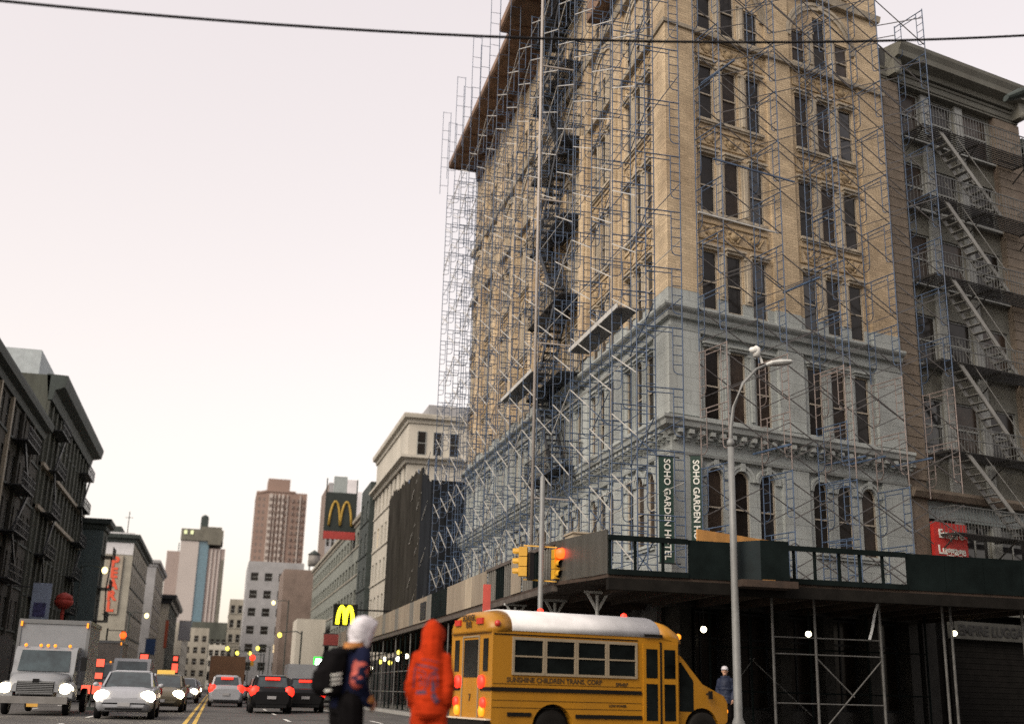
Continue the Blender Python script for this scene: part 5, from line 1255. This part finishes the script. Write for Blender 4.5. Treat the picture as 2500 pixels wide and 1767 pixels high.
jk = remesh(q, 'jacket', M_org, .012, fold=.016); jo = put('jacket', jk, pa)
q = MB(); ell(q, A['head'] + Vector((0, -.005, .0)), .124, .138, .15); q.capsule(A['neck'] + Vector((0, -.01, -.02)), A['head'] + Vector((0, -.03, -.02)), .128, .122); q.capsule(A['neck'] + Vector((0, -.01, -.06)), A['neck'] + Vector((0, -.02, .03)), .135, .125); ell(q, A['head'] + Vector((.03, .07, .0)), .115, .09, .12); ell(q, A['head'] + Vector((-.005, -.02, .065)), .095, .105, .10)
put('hood', remesh(q, 'hood', M_org, .012, fold=.008), pa)
q = MB(); torso(q, A, ((.165, .145, 0, .78), (.175, .15, 0, .86), (.165, .14, 0, .93)))
for s in 'LR': q.capsule(A['hip' + s] + Vector((0, 0, -.05)), A['kn' + s], .115, .095); q.capsule(A['kn' + s], A['an' + s] + Vector((0, 0, .03)), .098, .08); q.capsule(A['kn' + s] + Vector((0, 0, .08)), A['kn' + s] + Vector((0, 0, .02)), .104, .1)
put('trousers', remesh(q, 'trousers', M_org, .014, fold=.014), pa)
for s in 'LR': q = MB(); q.capsule(A['an' + s] + Vector((0, -.06, -.045)), A['an' + s] + Vector((0, .15, -.05)), .05, .045); put('shoe', remesh(q, 'shoe', M_blk, .012), pa)
bv = bvh_of(jk)
for pts, w in (([(-.16, 1.325), (.0, 1.30), (.085, 1.275)], .016), ([(-.165, 1.30), (-.172, 1.08)], .012), ([(-.155, 1.275), (-.05, 1.25), (-.045, 1.06), (-.13, 1.05)], .008), ([(-.14, 1.035), (-.03, 1.04)], .028), ([(-.02, 1.10), (-.012, 1.20), (.035, 1.25), (.08, 1.22), (.085, 1.1)], .012), ([(.03, 1.15), (.045, 1.10), (.035, 1.05)], .035), ([(.045, 1.03), (.06, .98), (.10, .94)], .05), ([(.06, 1.27), (.03, 1.18), (.05, 1.0)], .01), ([(-.13, 1.22), (-.08, 1.20), (-.12, 1.16), (-.07, 1.13), (-.12, 1.10)], .008), ([(-.1, 1.38), (.0, 1.37), (.09, 1.35)], .006)):
    decal(pa, bv, pts, w, M_nav, 'print')
# white hooded person with a backpack, turned to the right
M_nvy = mat('navy_jacket', (0.008, 0.010, 0.028), spec=.06, rough=0.9, var=0.25, scale=6, bump=0.4, bscale=16)
M_gry = mat('pale_grey_hood', (0.47, 0.455, 0.49), rough=0.85, var=0.1, scale=6, bump=0.4, bscale=16)
M_blkc = mat('black_cloth', (0.005, 0.0045, 0.005), spec=.04, rough=0.95, var=0.3, scale=6, bump=0.4, bscale=18)
B = pose(.14, {'elR': (.26, -.02, 1.13), 'wrR': (.20, .16, .93), 'elL': (-.25, .02, 1.14), 'wrL': (-.18, .22, .98)})
pb = person('person in a pale grey hood, navy jacket and black trousers turned to the right', (1.36, 12.55, 0), R(-68), B)
put('body', body_mesh(B), pb)
q = MB(); torso(q, B, ((.17, .14, 0, .86), (.195, .155, 0, .92), (.19, .15, 0, 1.05), (.20, .155, 0, 1.25), (.20, .145, 0, 1.37), (.15, .115, 0, 1.45), (.09, .09, .01, 1.51)))
for s, sx in (('L', -1), ('R', 1)): q.capsule(B['sh' + s], B['el' + s], .09, .085); q.capsule(B['el' + s], B['wr' + s], .085, .06)
jb = remesh(q, 'jacket', M_nvy, .012, fold=.016); put('jacket', jb, pb)
q = MB(); H_ = B['head']
HP = [(-.085, -.15), (-.125, -.06), (-.135, .03), (-.11, .11), (-.05, .165), (.02, .185), (.10, .165), (.185, .125), (.165, .06), (.125, -.04), (.085, -.13), (.06, -.185), (.015, -.175), (-.03, -.13)]
q.rings([[H_ + Vector((x, .01 + (u - .01) * k, v * (k * .9 + .1))) for u, v in HP] for x, k in ((-.125, .35), (-.115, .62), (-.09, .84), (-.05, .97), (0, 1.0), (.05, .97), (.09, .84), (.115, .62), (.125, .35))])
q.capsule(B['neck'] + Vector((0, -.02, -.02)), H_ + Vector((0, -.025, -.1)), .095, .1)
put('hood', remesh(q, 'hood', M_gry, .011, fold=.009), pb)
q = MB()
for k in range(20): a0, a1 = k * math.pi / 10, (k + 1) * math.pi / 10; c = B['neck'] + Vector((0, -.02, .02)); q.quad(c + Vector((math.cos(a0) * .118, math.sin(a0) * .118, -.03)), c + Vector((math.cos(a1) * .118, math.sin(a1) * .118, -.03)), c + Vector((math.cos(a1) * .112, math.sin(a1) * .112, .03)), c + Vector((math.cos(a0) * .112, math.sin(a0) * .112, .03)))
q.build('collar', mat('gold_rib', (.36, .14, .03), var=.4, scale=20), pb)
q = MB(); p0, p1 = B['shR'].lerp(B['elR'], .42), B['shR'].lerp(B['elR'], .98); q.capsule(p0, p1, .091, .0895); put('sleeve_panel', remesh(q, 'sleeve_panel', mat('red_gold_panel', (.33, .055, .04), var=.5, scale=9), .012, 2), pb)
q = MB(); p0, p1 = B['elR'].lerp(B['wrR'], .86), B['elR'].lerp(B['wrR'], 1.0); q.capsule(p0, p1, .066, .064); put('cuff', remesh(q, 'cuff', MATS['gold_rib'], .012, 2), pb)
q = MB(); torso(q, B, ((.17, .13, 0, .80), (.18, .145, 0, .88), (.17, .13, 0, .95)))
for s in 'LR': q.capsule(B['hip' + s], B['kn' + s], .15, .125); q.capsule(B['kn' + s], B['an' + s] + Vector((0, 0, .03)), .125, .1)
put('trousers', remesh(q, 'trousers', M_blkc, .014), pb)
for s in 'LR': q = MB(); q.capsule(B['an' + s] + Vector((0, -.06, -.045)), B['an' + s] + Vector((0, .15, -.05)), .05, .045); put('shoe', remesh(q, 'shoe', M_blk, .012), pb)
bp = thing('backpack', 'black backpack with three white stripes on the back of the pale hooded person', 'backpack', (1.36, 12.55, 0), R(-68))
q = MB()
q.rings([[Vector((math.copysign(abs(math.cos(a)) ** .6, math.cos(a)) * rx, yc + math.copysign(abs(math.sin(a)) ** .6, math.sin(a)) * ry, z)) for a in [k * math.pi / 10 for k in range(20)]] for rx, ry, yc, z in ((.12, .06, -.22, .97), (.17, .11, -.23, 1.0), (.175, .125, -.23, 1.12), (.17, .12, -.20, 1.3), (.15, .1, -.16, 1.42), (.09, .05, -.12, 1.47))])
q.rings([[Vector((math.cos(a) * rx, yc + math.sin(a) * ry, z)) for a in [k * math.pi / 8 for k in range(16)]] for rx, ry, yc, z in ((.1, .05, -.33, 1.02), (.13, .06, -.335, 1.06), (.13, .055, -.33, 1.22), (.1, .03, -.31, 1.26))])
bm_me = remesh(q, 'pack', M_blkc, .012, fold=.008); put('pack', bm_me, bp)
for sx in (-1, 1): q = MB(); q.path([(sx * .12, -.12, 1.42), (sx * .13, .02, 1.47), (sx * .14, .16, 1.38), (sx * .15, .19, 1.22), (sx * .16, .12, 1.08), (sx * .15, -.1, 1.02)], .022, 6); q.build('strap', M_blkc, bp)
bb = BVHTree.FromPolygons([v.co for v in bm_me.vertices], [tuple(p.vertices) for p in bm_me.polygons])
def side_strip(y0, z0, y1, z1, w, m, name):
    q = MB(); n = 6; L = []
    for k in range(n + 1):
        y, z = y0 + (y1 - y0) * k / n, z0 + (z1 - z0) * k / n; row = []
        for s in (-1, 1):
            h = bb.ray_cast(Vector((1, y, z + s * w / 2)), Vector((-1, 0, 0))); row.append(h[0] + Vector((.004, 0, 0)) if h[0] else None)
        L.append(row)
    for k in range(n):
        if all(L[k]) and all(L[k + 1]): q.quad(L[k][0], L[k][1], L[k + 1][1], L[k + 1][0])
    if q.f: q.build(name, m, bp)
for k in range(3): side_strip(-.285, 1.185 - k * .045, -.165, 1.205 - k * .045, .019, M_white_l, 'stripe')
side_strip(-.33, 1.03, -.27, 1.04, .02, M_white_l, 'stripe')
# bystanders in the dark under the shed
def bystander(label, loc, rz, jm, hm):
    t = thing('person', label, 'person', loc, rz); put('body', BODY, t)
    put('jacket', CJ, t).material_slots[0].link = 'OBJECT'; t.children[-1].material_slots[0].material = jm
    put('trousers', CT, t)
    o = put('cap', CH, t); o.material_slots[0].link = 'OBJECT'; o.material_slots[0].material = hm
CJ = jk.copy(); CJ.materials[0] = M_nvy
q = MB(); torso(q, A, ((.17, .13, 0, .80), (.18, .145, 0, .88), (.17, .13, 0, .95)))
for s in 'LR': q.capsule(A['hip' + s], A['kn' + s], .11, .085); q.capsule(A['kn' + s], A['an' + s] + Vector((0, 0, .03)), .085, .07)
CT = remesh(q, 'trousers', M_blkc, .016)
q = MB(); ell(q, A['head'] + Vector((0, -.005, .05)), .095, .112, .085); q.box(-.06, .06, .05, .19, 1.67, 1.69); CH = remesh(q, 'cap', M_gry, .012)
bystander('person in a white cap and blue jacket by the white lamp post', (13.0, 28.75, 0.13), R(150), mat('blue_jacket', (.006, .012, .035), var=.2), M_gry)
bystander('person in dark clothes and a pale hat in the shade right of the bus bonnet', (12.2, 30.6, 0.13), R(-60), M_blkc, M_gry)
bystander('person in a brown jacket half hidden behind the bus windscreen under the shed', (11.7, 31.4, 0.13), R(120), mat('brown_jacket', (.11, .03, .015), var=.2), M_blkc)
# ---------------------------------------------------------------- traffic
CG = glass('car_glass', (0.03, 0.045, 0.05), 0.1, 0.6)
WHEEL = MB(); WHEEL.lathe((0, -.1, 0), [(.2, 0), (.30, 0), (.32, .03), (.32, .18), (.30, .2), (.2, .2)], 16, 'y'); TYRE = WHEEL.mesh('tyre', M_blk)
WHEEL = MB(); WHEEL.lathe((0, -.09, 0), [(.03, 0), (.2, .02), (.2, .16), (.03, .18)], 12, 'y'); RIM = WHEEL.mesh('rim', M_galv)
def wheel(root, x, y, r=.32):
    t = bpy.data.objects.new('wheel', None); COL.objects.link(t); t.parent = root; t.location = (x, y, r); t.scale = (r / .32, 1, r / .32)
    put('tyre', TYRE, t); put('rim', RIM, t)
def car(label, loc, rz, paint, L=4.5, Wd=1.78, H=1.45, head=False, tail=False, cat='car', name='parked_car', grille=True, plate=None, boxy=0.0, group=None):
    t = thing(name, label, cat, loc, rz, group); k = L / 4.5; hw = Wd / 2; hh = H / 1.45
    def ring(x, w, z0, z1): return [Vector((x, y * w, z)) for y, z in ((-.88, z0), (-.97, z0 + .12), (-1, (z0 + z1) / 2), (-.985, z1 - .14), (-.9, z1 - .02), (-.5, z1 + .015), (0, z1 + .02), (.5, z1 + .015), (.9, z1 - .02), (.985, z1 - .14), (1, (z0 + z1) / 2), (.97, z0 + .12), (.88, z0))]
    q = MB(); q.smooth = True
    q.rings([ring(x * k, w * hw, z0, z1 * hh) for x, w, z0, z1 in ((-2.25, .80, .38, .80), (-2.18, .93, .30, .93), (-2.0, .98, .24, .98), (-1.5, 1.0, .2, 1.0), (-.3, 1.0, .2, .98), (.9, 1.0, .2, .96), (1.3, .99, .2, .93), (1.85, .96, .22, .82), (2.12, .88, .27, .72), (2.25, .72, .36, .58))]); q.build('body', paint, t)
    cs = ((-1.95 + .1 * boxy, .80, .78, .96), (-1.35 - .45 * boxy, .86, .70, 1.36), (-.5, .88, .70, 1.45), (.2, .88, .70, 1.43), (.45, .88, .70, 1.38), (1.25, .86, .80, .95))
    q = MB(); q.rings([[Vector((x * k, y, z * hh)) for y, z in ((-wb * hw, .93), (-wb * hw * .99, .97), (-wt * hw, zt - .02), (-wt * hw * .8, zt), (wt * hw * .8, zt), (wt * hw, zt - .02), (wb * hw * .99, .97), (wb * hw, .93))] for x, wb, wt, zt in cs]); q.build('window_glass', CG, t)
    q = MB(); q.smooth = True; q.rings([[Vector((x * k, y, z * hh)) for y, z in ((-wt * hw - .012, zt - .03), (-wt * hw * .8, zt + .012), (wt * hw * .8, zt + .012), (wt * hw + .012, zt - .03), (wt * hw * .8, zt - .05), (-wt * hw * .8, zt - .05))] for x, wb, wt, zt in (cs[1], cs[2], cs[3], (.36, .88, .70, 1.405))]); q.build('roof', paint, t)
    for sy in (-1, 1):
        q = MB(); q.bar((cs[4][0] * k, sy * .70 * hw, 1.37 * hh), (1.27 * k, sy * .82 * hw, .95 * hh), .06); q.build('pillar', paint, t); q = MB(); q.bar((cs[1][0] * k, sy * .70 * hw, 1.35 * hh), (cs[0][0] * k, sy * .79 * hw, .97 * hh), .1); q.build('pillar', paint, t); q = MB()
        q.bar((-.35 * k, sy * .70 * hw, 1.4 * hh), (-.4 * k, sy * .885 * hw, .95 * hh), .06); q.build('pillar', paint, t)
    for sy in (-1, 1):
        for x in (-1.38, 1.38): wheel(t, x * k, sy * (hw - .1))
        q = MB(); q.ball((.95 * k, sy * (hw + .09), 1.0 * hh), .09, 8, .6, 1.1, .8); q.bar((.95 * k, sy * hw * .9, .95 * hh), (.95 * k, sy * (hw + .05), .98 * hh), .04); q.build('mirror', paint, t)
        q = MB(); q.ball((2.04 * k, sy * hw * .74, .66 * hh), .22, 10, .9, 1.15, .85); q.build('headlight', G_head if head else M_galv, t)  # oversized ball: the headlight's flare is built into its shape
        q = MB(); q.ball((-2.10 * k, sy * hw * .78, .80 * hh), .23, 10, .7, 1.05, 1.05); q.build('tail_light', G_tail if tail else M_rl, t)  # larger than a real tail lamp, so the ball includes its glow
    q = MB(); q.box(2.1 * k, 2.235 * k, -hw * .42, hw * .42, .48, .62); q.build('grille', M_blk, t)
    q = MB(); q.box(2.1 * k, 2.2 * k, -hw * .6, hw * .6, .27, .38); q.build('air_intake', M_blk, t)
    q = MB(); q.box(-2.23 * k, -2.1 * k, -hw * .7, hw * .7, .24, .36); q.build('rear_bumper', M_blk, t)
    q = MB(); q.box(-2.30 * k, -2.2 * k, -.18, .18, .58, .70); q.build('number_plate', plate or M_pale, t); q = MB(); q.box(2.2 * k, 2.28 * k, -.18, .18, .38, .49); q.build('number_plate', plate or M_pale, t)
    if tail: q = MB(); q.box((cs[1][0] - .12) * k, (cs[1][0] - .02) * k, -.3, .3, 1.26 * hh, 1.36 * hh); q.build('high_brake_light', G_tail, t)
    return t
P_sil = mat('silver_white_paint', (.25, .26, .285), rough=.3, var=.05, spec=.6)
P_gry = mat('grey_paint', (.12, .125, .13), rough=.35, var=.08, spec=.6)
P_blk = mat('black_car_paint', (.006, .006, .007), rough=.3, var=.1, spec=.2)
P_tax = mat('taxi_beige', (.105, .092, .065), rough=.35, var=.1)
P_red = mat('dark_red_paint', (.16, .03, .02), rough=.35)
DN, UP = R(-90), R(90)
car('silver white saloon car with lit headlights beside the white truck', (-2.62, 40.0, 0), R(-90), P_sil, head=True, name='saloon_car')
tx = car('beige cab with a yellow roof sign, headlights lit, right of the silver saloon', (-2.0, 51.0, 0), R(-91), P_tax, head=True, name='taxi', cat='taxi')
q = MB(); q.box(-.1, .1, -.35, .35, 1.46, 1.62); q.build('roof_sign', glow('taxi_roof_light', (.8, .5, .1), .1), tx)
car('pale oncoming car with two small headlights behind the cab', (-1.8, 76.0, 0), R(-91), P_sil, head=True, name='oncoming_car')
car('grey oncoming car far behind the cab', (-4.6, 95.0, 0), R(-90), P_gry, head=True, name='oncoming_car')
car('silver car stopped with red brake lights below the brown truck', (.62, 66.0, 0), R(90), P_sil, tail=True, H=1.6, name='stopped_car', boxy=.8)
car('black car stopped with red brake lights in the next lane', (2.35, 52.5, 0), R(90), P_blk, tail=True, H=1.55, name='stopped_car', boxy=.9)
car('dark car with round red tail lights left of the black backpack', (4.0, 56.0, 0), R(90), P_blk, tail=True, H=1.5, name='stopped_car', boxy=.5)
car('dark red car stopped behind the black car', (3.0, 80.0, 0), R(90), P_red, tail=True, H=1.6, name='stopped_car', boxy=.7)
car('grey car with red tail lights further up the right lane', (5.6, 92.0, 0), R(90), P_gry, tail=True, H=1.6, name='stopped_car', boxy=.6)
car('white car with red tail lights beside the brown truck', (1.6, 96.0, 0), R(90), P_sil, tail=True, H=1.6, name='stopped_car', boxy=.6)
car('dark hatchback with red tail lights ahead of the dark red car', (3.9, 104.0, 0), R(90), P_gry, tail=True, H=1.55, name='stopped_car', boxy=.8)
car('small white car with red tail lights near the end of the queue', (2.2, 122.0, 0), R(90), P_sil, tail=True, H=1.6, name='stopped_car', boxy=.8)
car('black car with red tail lights at the far end of the right lane', (6.0, 118.0, 0), R(90), P_blk, tail=True, H=1.7, name='stopped_car', boxy=.8)
car('grey car with red tail lights squeezed along the right kerb', (7.2, 76.0, 0), R(90), P_gry, tail=True, H=1.6, name='stopped_car', boxy=.8)
car('pale car with headlights last in the oncoming queue', (-2.0, 112.0, 0), R(-90), P_sil, head=True, name='oncoming_car')
def box_truck(label, loc, rz, Wd, H, L, cabm, boxm, front=True, lights=True, tail=False, name='box_truck'):
    """x runs forwards; cab with bonnet in front, cargo box behind"""
    t = thing(name, label, 'truck', loc, rz); hw = Wd / 2
    q = MB(); q.box(-L, -1.9, -hw, hw, .95, H); q.build('cargo_box', boxm, t)
    q = MB()
    for sy in (-1, 1): q.box(-L - .02, -1.88, sy * hw - .04, sy * hw + .04, H - .1, H + .03); q.box(-1.92, -1.87, sy * hw - .05, sy * hw + .05, .95, H)
    q.box(-1.93, -1.86, -hw, hw, H - .12, H + .02); q.build('box_trim', P_gry, t)
    q = MB(); q.smooth = False
    cab = [(-1.85, .75), (-.3, .75), (-.3, 1.28), (-.45, 1.32), (-.75, 2.05), (-.95, 2.15), (-1.85, 2.2)]
    q.extrude(cab, lambda u, v, k: (u, (-1 if k == 0 else 1) * (hw - .16), v)); q.build('cab', cabm, t)
    q = MB(); q.smooth = True
    q.rings([[Vector((x, y * w, z)) for y, z in ((-1, .72), (-1, zt - .15), (-.9, zt - .03), (-.4, zt + .02), (.4, zt + .02), (.9, zt - .03), (1, zt - .15), (1, .72))] for x, w, zt in ((-.35, hw - .2, 1.32), (.3, hw - .25, 1.25), (.72, hw - .32, 1.12), (.86, hw - .42, 1.0))]); q.build('bonnet', cabm, t)
    q = MB(); q.smooth = True
    for sy in (-1, 1): q.rings([[Vector((x, sy * (hw - .22) + yy * .24, .62 + zz * hh)) for yy, zz in ((-1, -.4), (-1, .6), (-.6, 1), (.6, 1), (1, .6), (1, -.4))] for x, hh in ((-.5, .28), (0, .42), (.5, .38), (.82, .2))])
    q.build('wing', cabm, t)
    q = MB(); q.quad((-.46, -hw + .32, 1.36), (-.46, hw - .32, 1.36), (-.76, hw - .36, 2.03), (-.76, -hw + .36, 2.03)); o = q.build('windscreen', CG, t); o.location = (.03, 0, .01)
    for sy in (-1, 1): q = MB(); q.box(-1.5, -.85, sy * (hw - .16) - .006, sy * (hw - .16) + .006, 1.4, 2.0); q.build('side_window', CG, t)
    q = MB()
    for k in range(7): q.box(.8, .90, -hw * .48, hw * .48, .66 + k * .055, .69 + k * .055)
    q.box(.78, .86, -hw * .5, hw * .5, .63, 1.05); q.build('grille', P_gry, t)
    q = MB(); q.box(.84, .90, -.1, .1, 1.0, 1.12); q.build('badge', M_blk, t)
    q = MB(); q.box(.75, 1.0, -hw + .1, hw - .1, .36, .58); q.build('bumper', mat('truck_bumper', (.15, .145, .14), var=.2), t)
    q = MB(); q.box(1.0, 1.02, -.17, .17, .26, .36); q.build('number_plate', mat('amber_plate', (.5, .28, .05)), t)
    for sy in (-1, 1):
        q = MB(); q.ball((.72, sy * (hw - .22), .80), .22, 12, .7, 1.15, .85); q.build('headlight', G_head if lights else M_galv, t)  # truck lamp ball enlarged to include the flare around it
        q = MB(); q.box(-1.86, -1.82, sy * (hw - .05) - .03, sy * (hw - .05) + .03, H - .22, H - .06); q.build('marker_light', G_amb, t)
        q = MB(); q.bar((-.5, sy * (hw - .1), 1.75), (-.45, sy * (hw + .12), 1.8), .03); q.box(-.5, -.42, sy * (hw + .12) - .09, sy * (hw + .12) + .09, 1.4, 1.85); q.build('mirror', M_blk, t)
        for x, r in ((.05, .42), (-L + 1.1, .42)): wheel(t, x, sy * (hw - .2), r)
        if tail: q = MB(); q.box(-L - .03, -L, sy * (hw - .2) - .12, sy * (hw - .2) + .12, .75, 1.15); q.build('tail_light', G_tail, t)
    for k in (-.62, -.2, 0, .2, .62): q = MB(); q.ball((-.86, k * hw, 2.2), .055, 8); q.build('roof_light', G_amb, t)
    q = MB(); q.box(-L, .6, -.45, .45, .5, .94); q.box(-L - .12, -L, -hw + .1, hw - .1, .4, .6); q.build('chassis', M_blk, t)
    return t
M_tw = mat('truck_white', (.20, .21, .225), rough=.45, var=.08)
box_truck('white box truck with lit headlights and five amber roof lights at the left edge', (-5.55, 41.2, 0), R(-90), 2.25, 3.08, 6.0, M_tw, M_tw)
box_truck('second pale truck partly hidden behind the white box truck', (-6.6, 70, 0), R(-90), 2.3, 3.4, 6.5, P_gry, mat('brownish_truck_box', (.2, .18, .16), var=.2), lights=False)
box_truck('brown delivery truck seen from behind above the silver car', (.7, 84, 0), R(90), 2.2, 2.9, 6.0, mat('brown_truck_paint', (.12, .06, .03), var=.15), MATS['brown_truck_paint'], lights=False, tail=True)
def van(label, loc, rz, m, tail=False):
    t = thing('delivery_van', label, 'van', loc, rz)
    q = MB(); q.extrude([(-4.4, .4), (.6, .4), (.75, .6), (.7, 1.0), (.1, 1.2), (-.5, 2.2), (-.9, 2.35), (-4.4, 2.35)], lambda u, v, k: (u, -.95 if k == 0 else .95, v)); q.build('body', m, t)
    q = MB(); q.quad((.12, -.8, 1.25), (.12, .8, 1.25), (-.46, .75, 2.17), (-.46, -.75, 2.17)); q.build('windscreen', CG, t).location = (.02, 0, .02)
    q = MB(); q.box(.6, .78, -.5, .5, .62, .85); q.build('grille', M_blk, t)
    for sy in (-1, 1):
        q = MB(); q.ball((.66, sy * .75, .88), .12, 8, .6, 1.2, 1); q.build('headlight', G_head if not tail else M_galv, t)
        q = MB(); q.box(-4.43, -4.4, sy * .82 - .08, sy * .82 + .08, .9, 1.5); q.build('tail_light', G_tail if tail else M_rl, t)
        for x in (-.1, -3.5): wheel(t, x, sy * .85, .34)
    return t
van('white van half hidden behind the silver saloon', (-4.4, 66, 0), R(-90), M_tw)
van('pale van stopped in the right lane behind the dark car', (4.9, 72, 0), R(90), M_tw, True)
# red lit panels in the traffic on the left
def red_board(x, y, w, zs, lab):
    t = thing('red_light_board', lab, 'lit sign', (x, y, 0))
    q = MB(); q.box(-w / 2, w / 2, 0, .12, .45, zs[-1][1] + .1); q.box(-.25, .25, -.1, .3, 0, .12); q.tube((0, .06, .1), (0, .06, .5), .05, 6); q.build('board', M_l1c, t)
    for x0, z0, z1, x1 in [(a, b, c, d) for (b, c, a, d) in zs]: q = MB(); q.box(x0 * w, x1 * w, -.03, -.001, z0, z1); q.build('panel', glow('coral_panel', (1, .09, .05), .3), t)
red_board(-4.72, 49.5, .78, [(.62, 1.08, -.48, -.05), (.62, 1.05, .05, .48), (1.2, 1.42, -.1, .45), (1.62, 1.85, -.45, -.02), (1.66, 1.95, .02, .48)], 'tall board of glowing coral red panels between the truck and the saloon')
red_board(-4.15, 72, .55, [(1.75, 2.15, -.4, .4), (2.3, 2.7, -.4, .4)], 'small board of glowing red panels left of the white van')
red_board(-2.9, 88, .5, [(1.9, 2.5, -.4, .4), (2.7, 3.0, -.3, .3)], 'narrow glowing red board right of the white van')
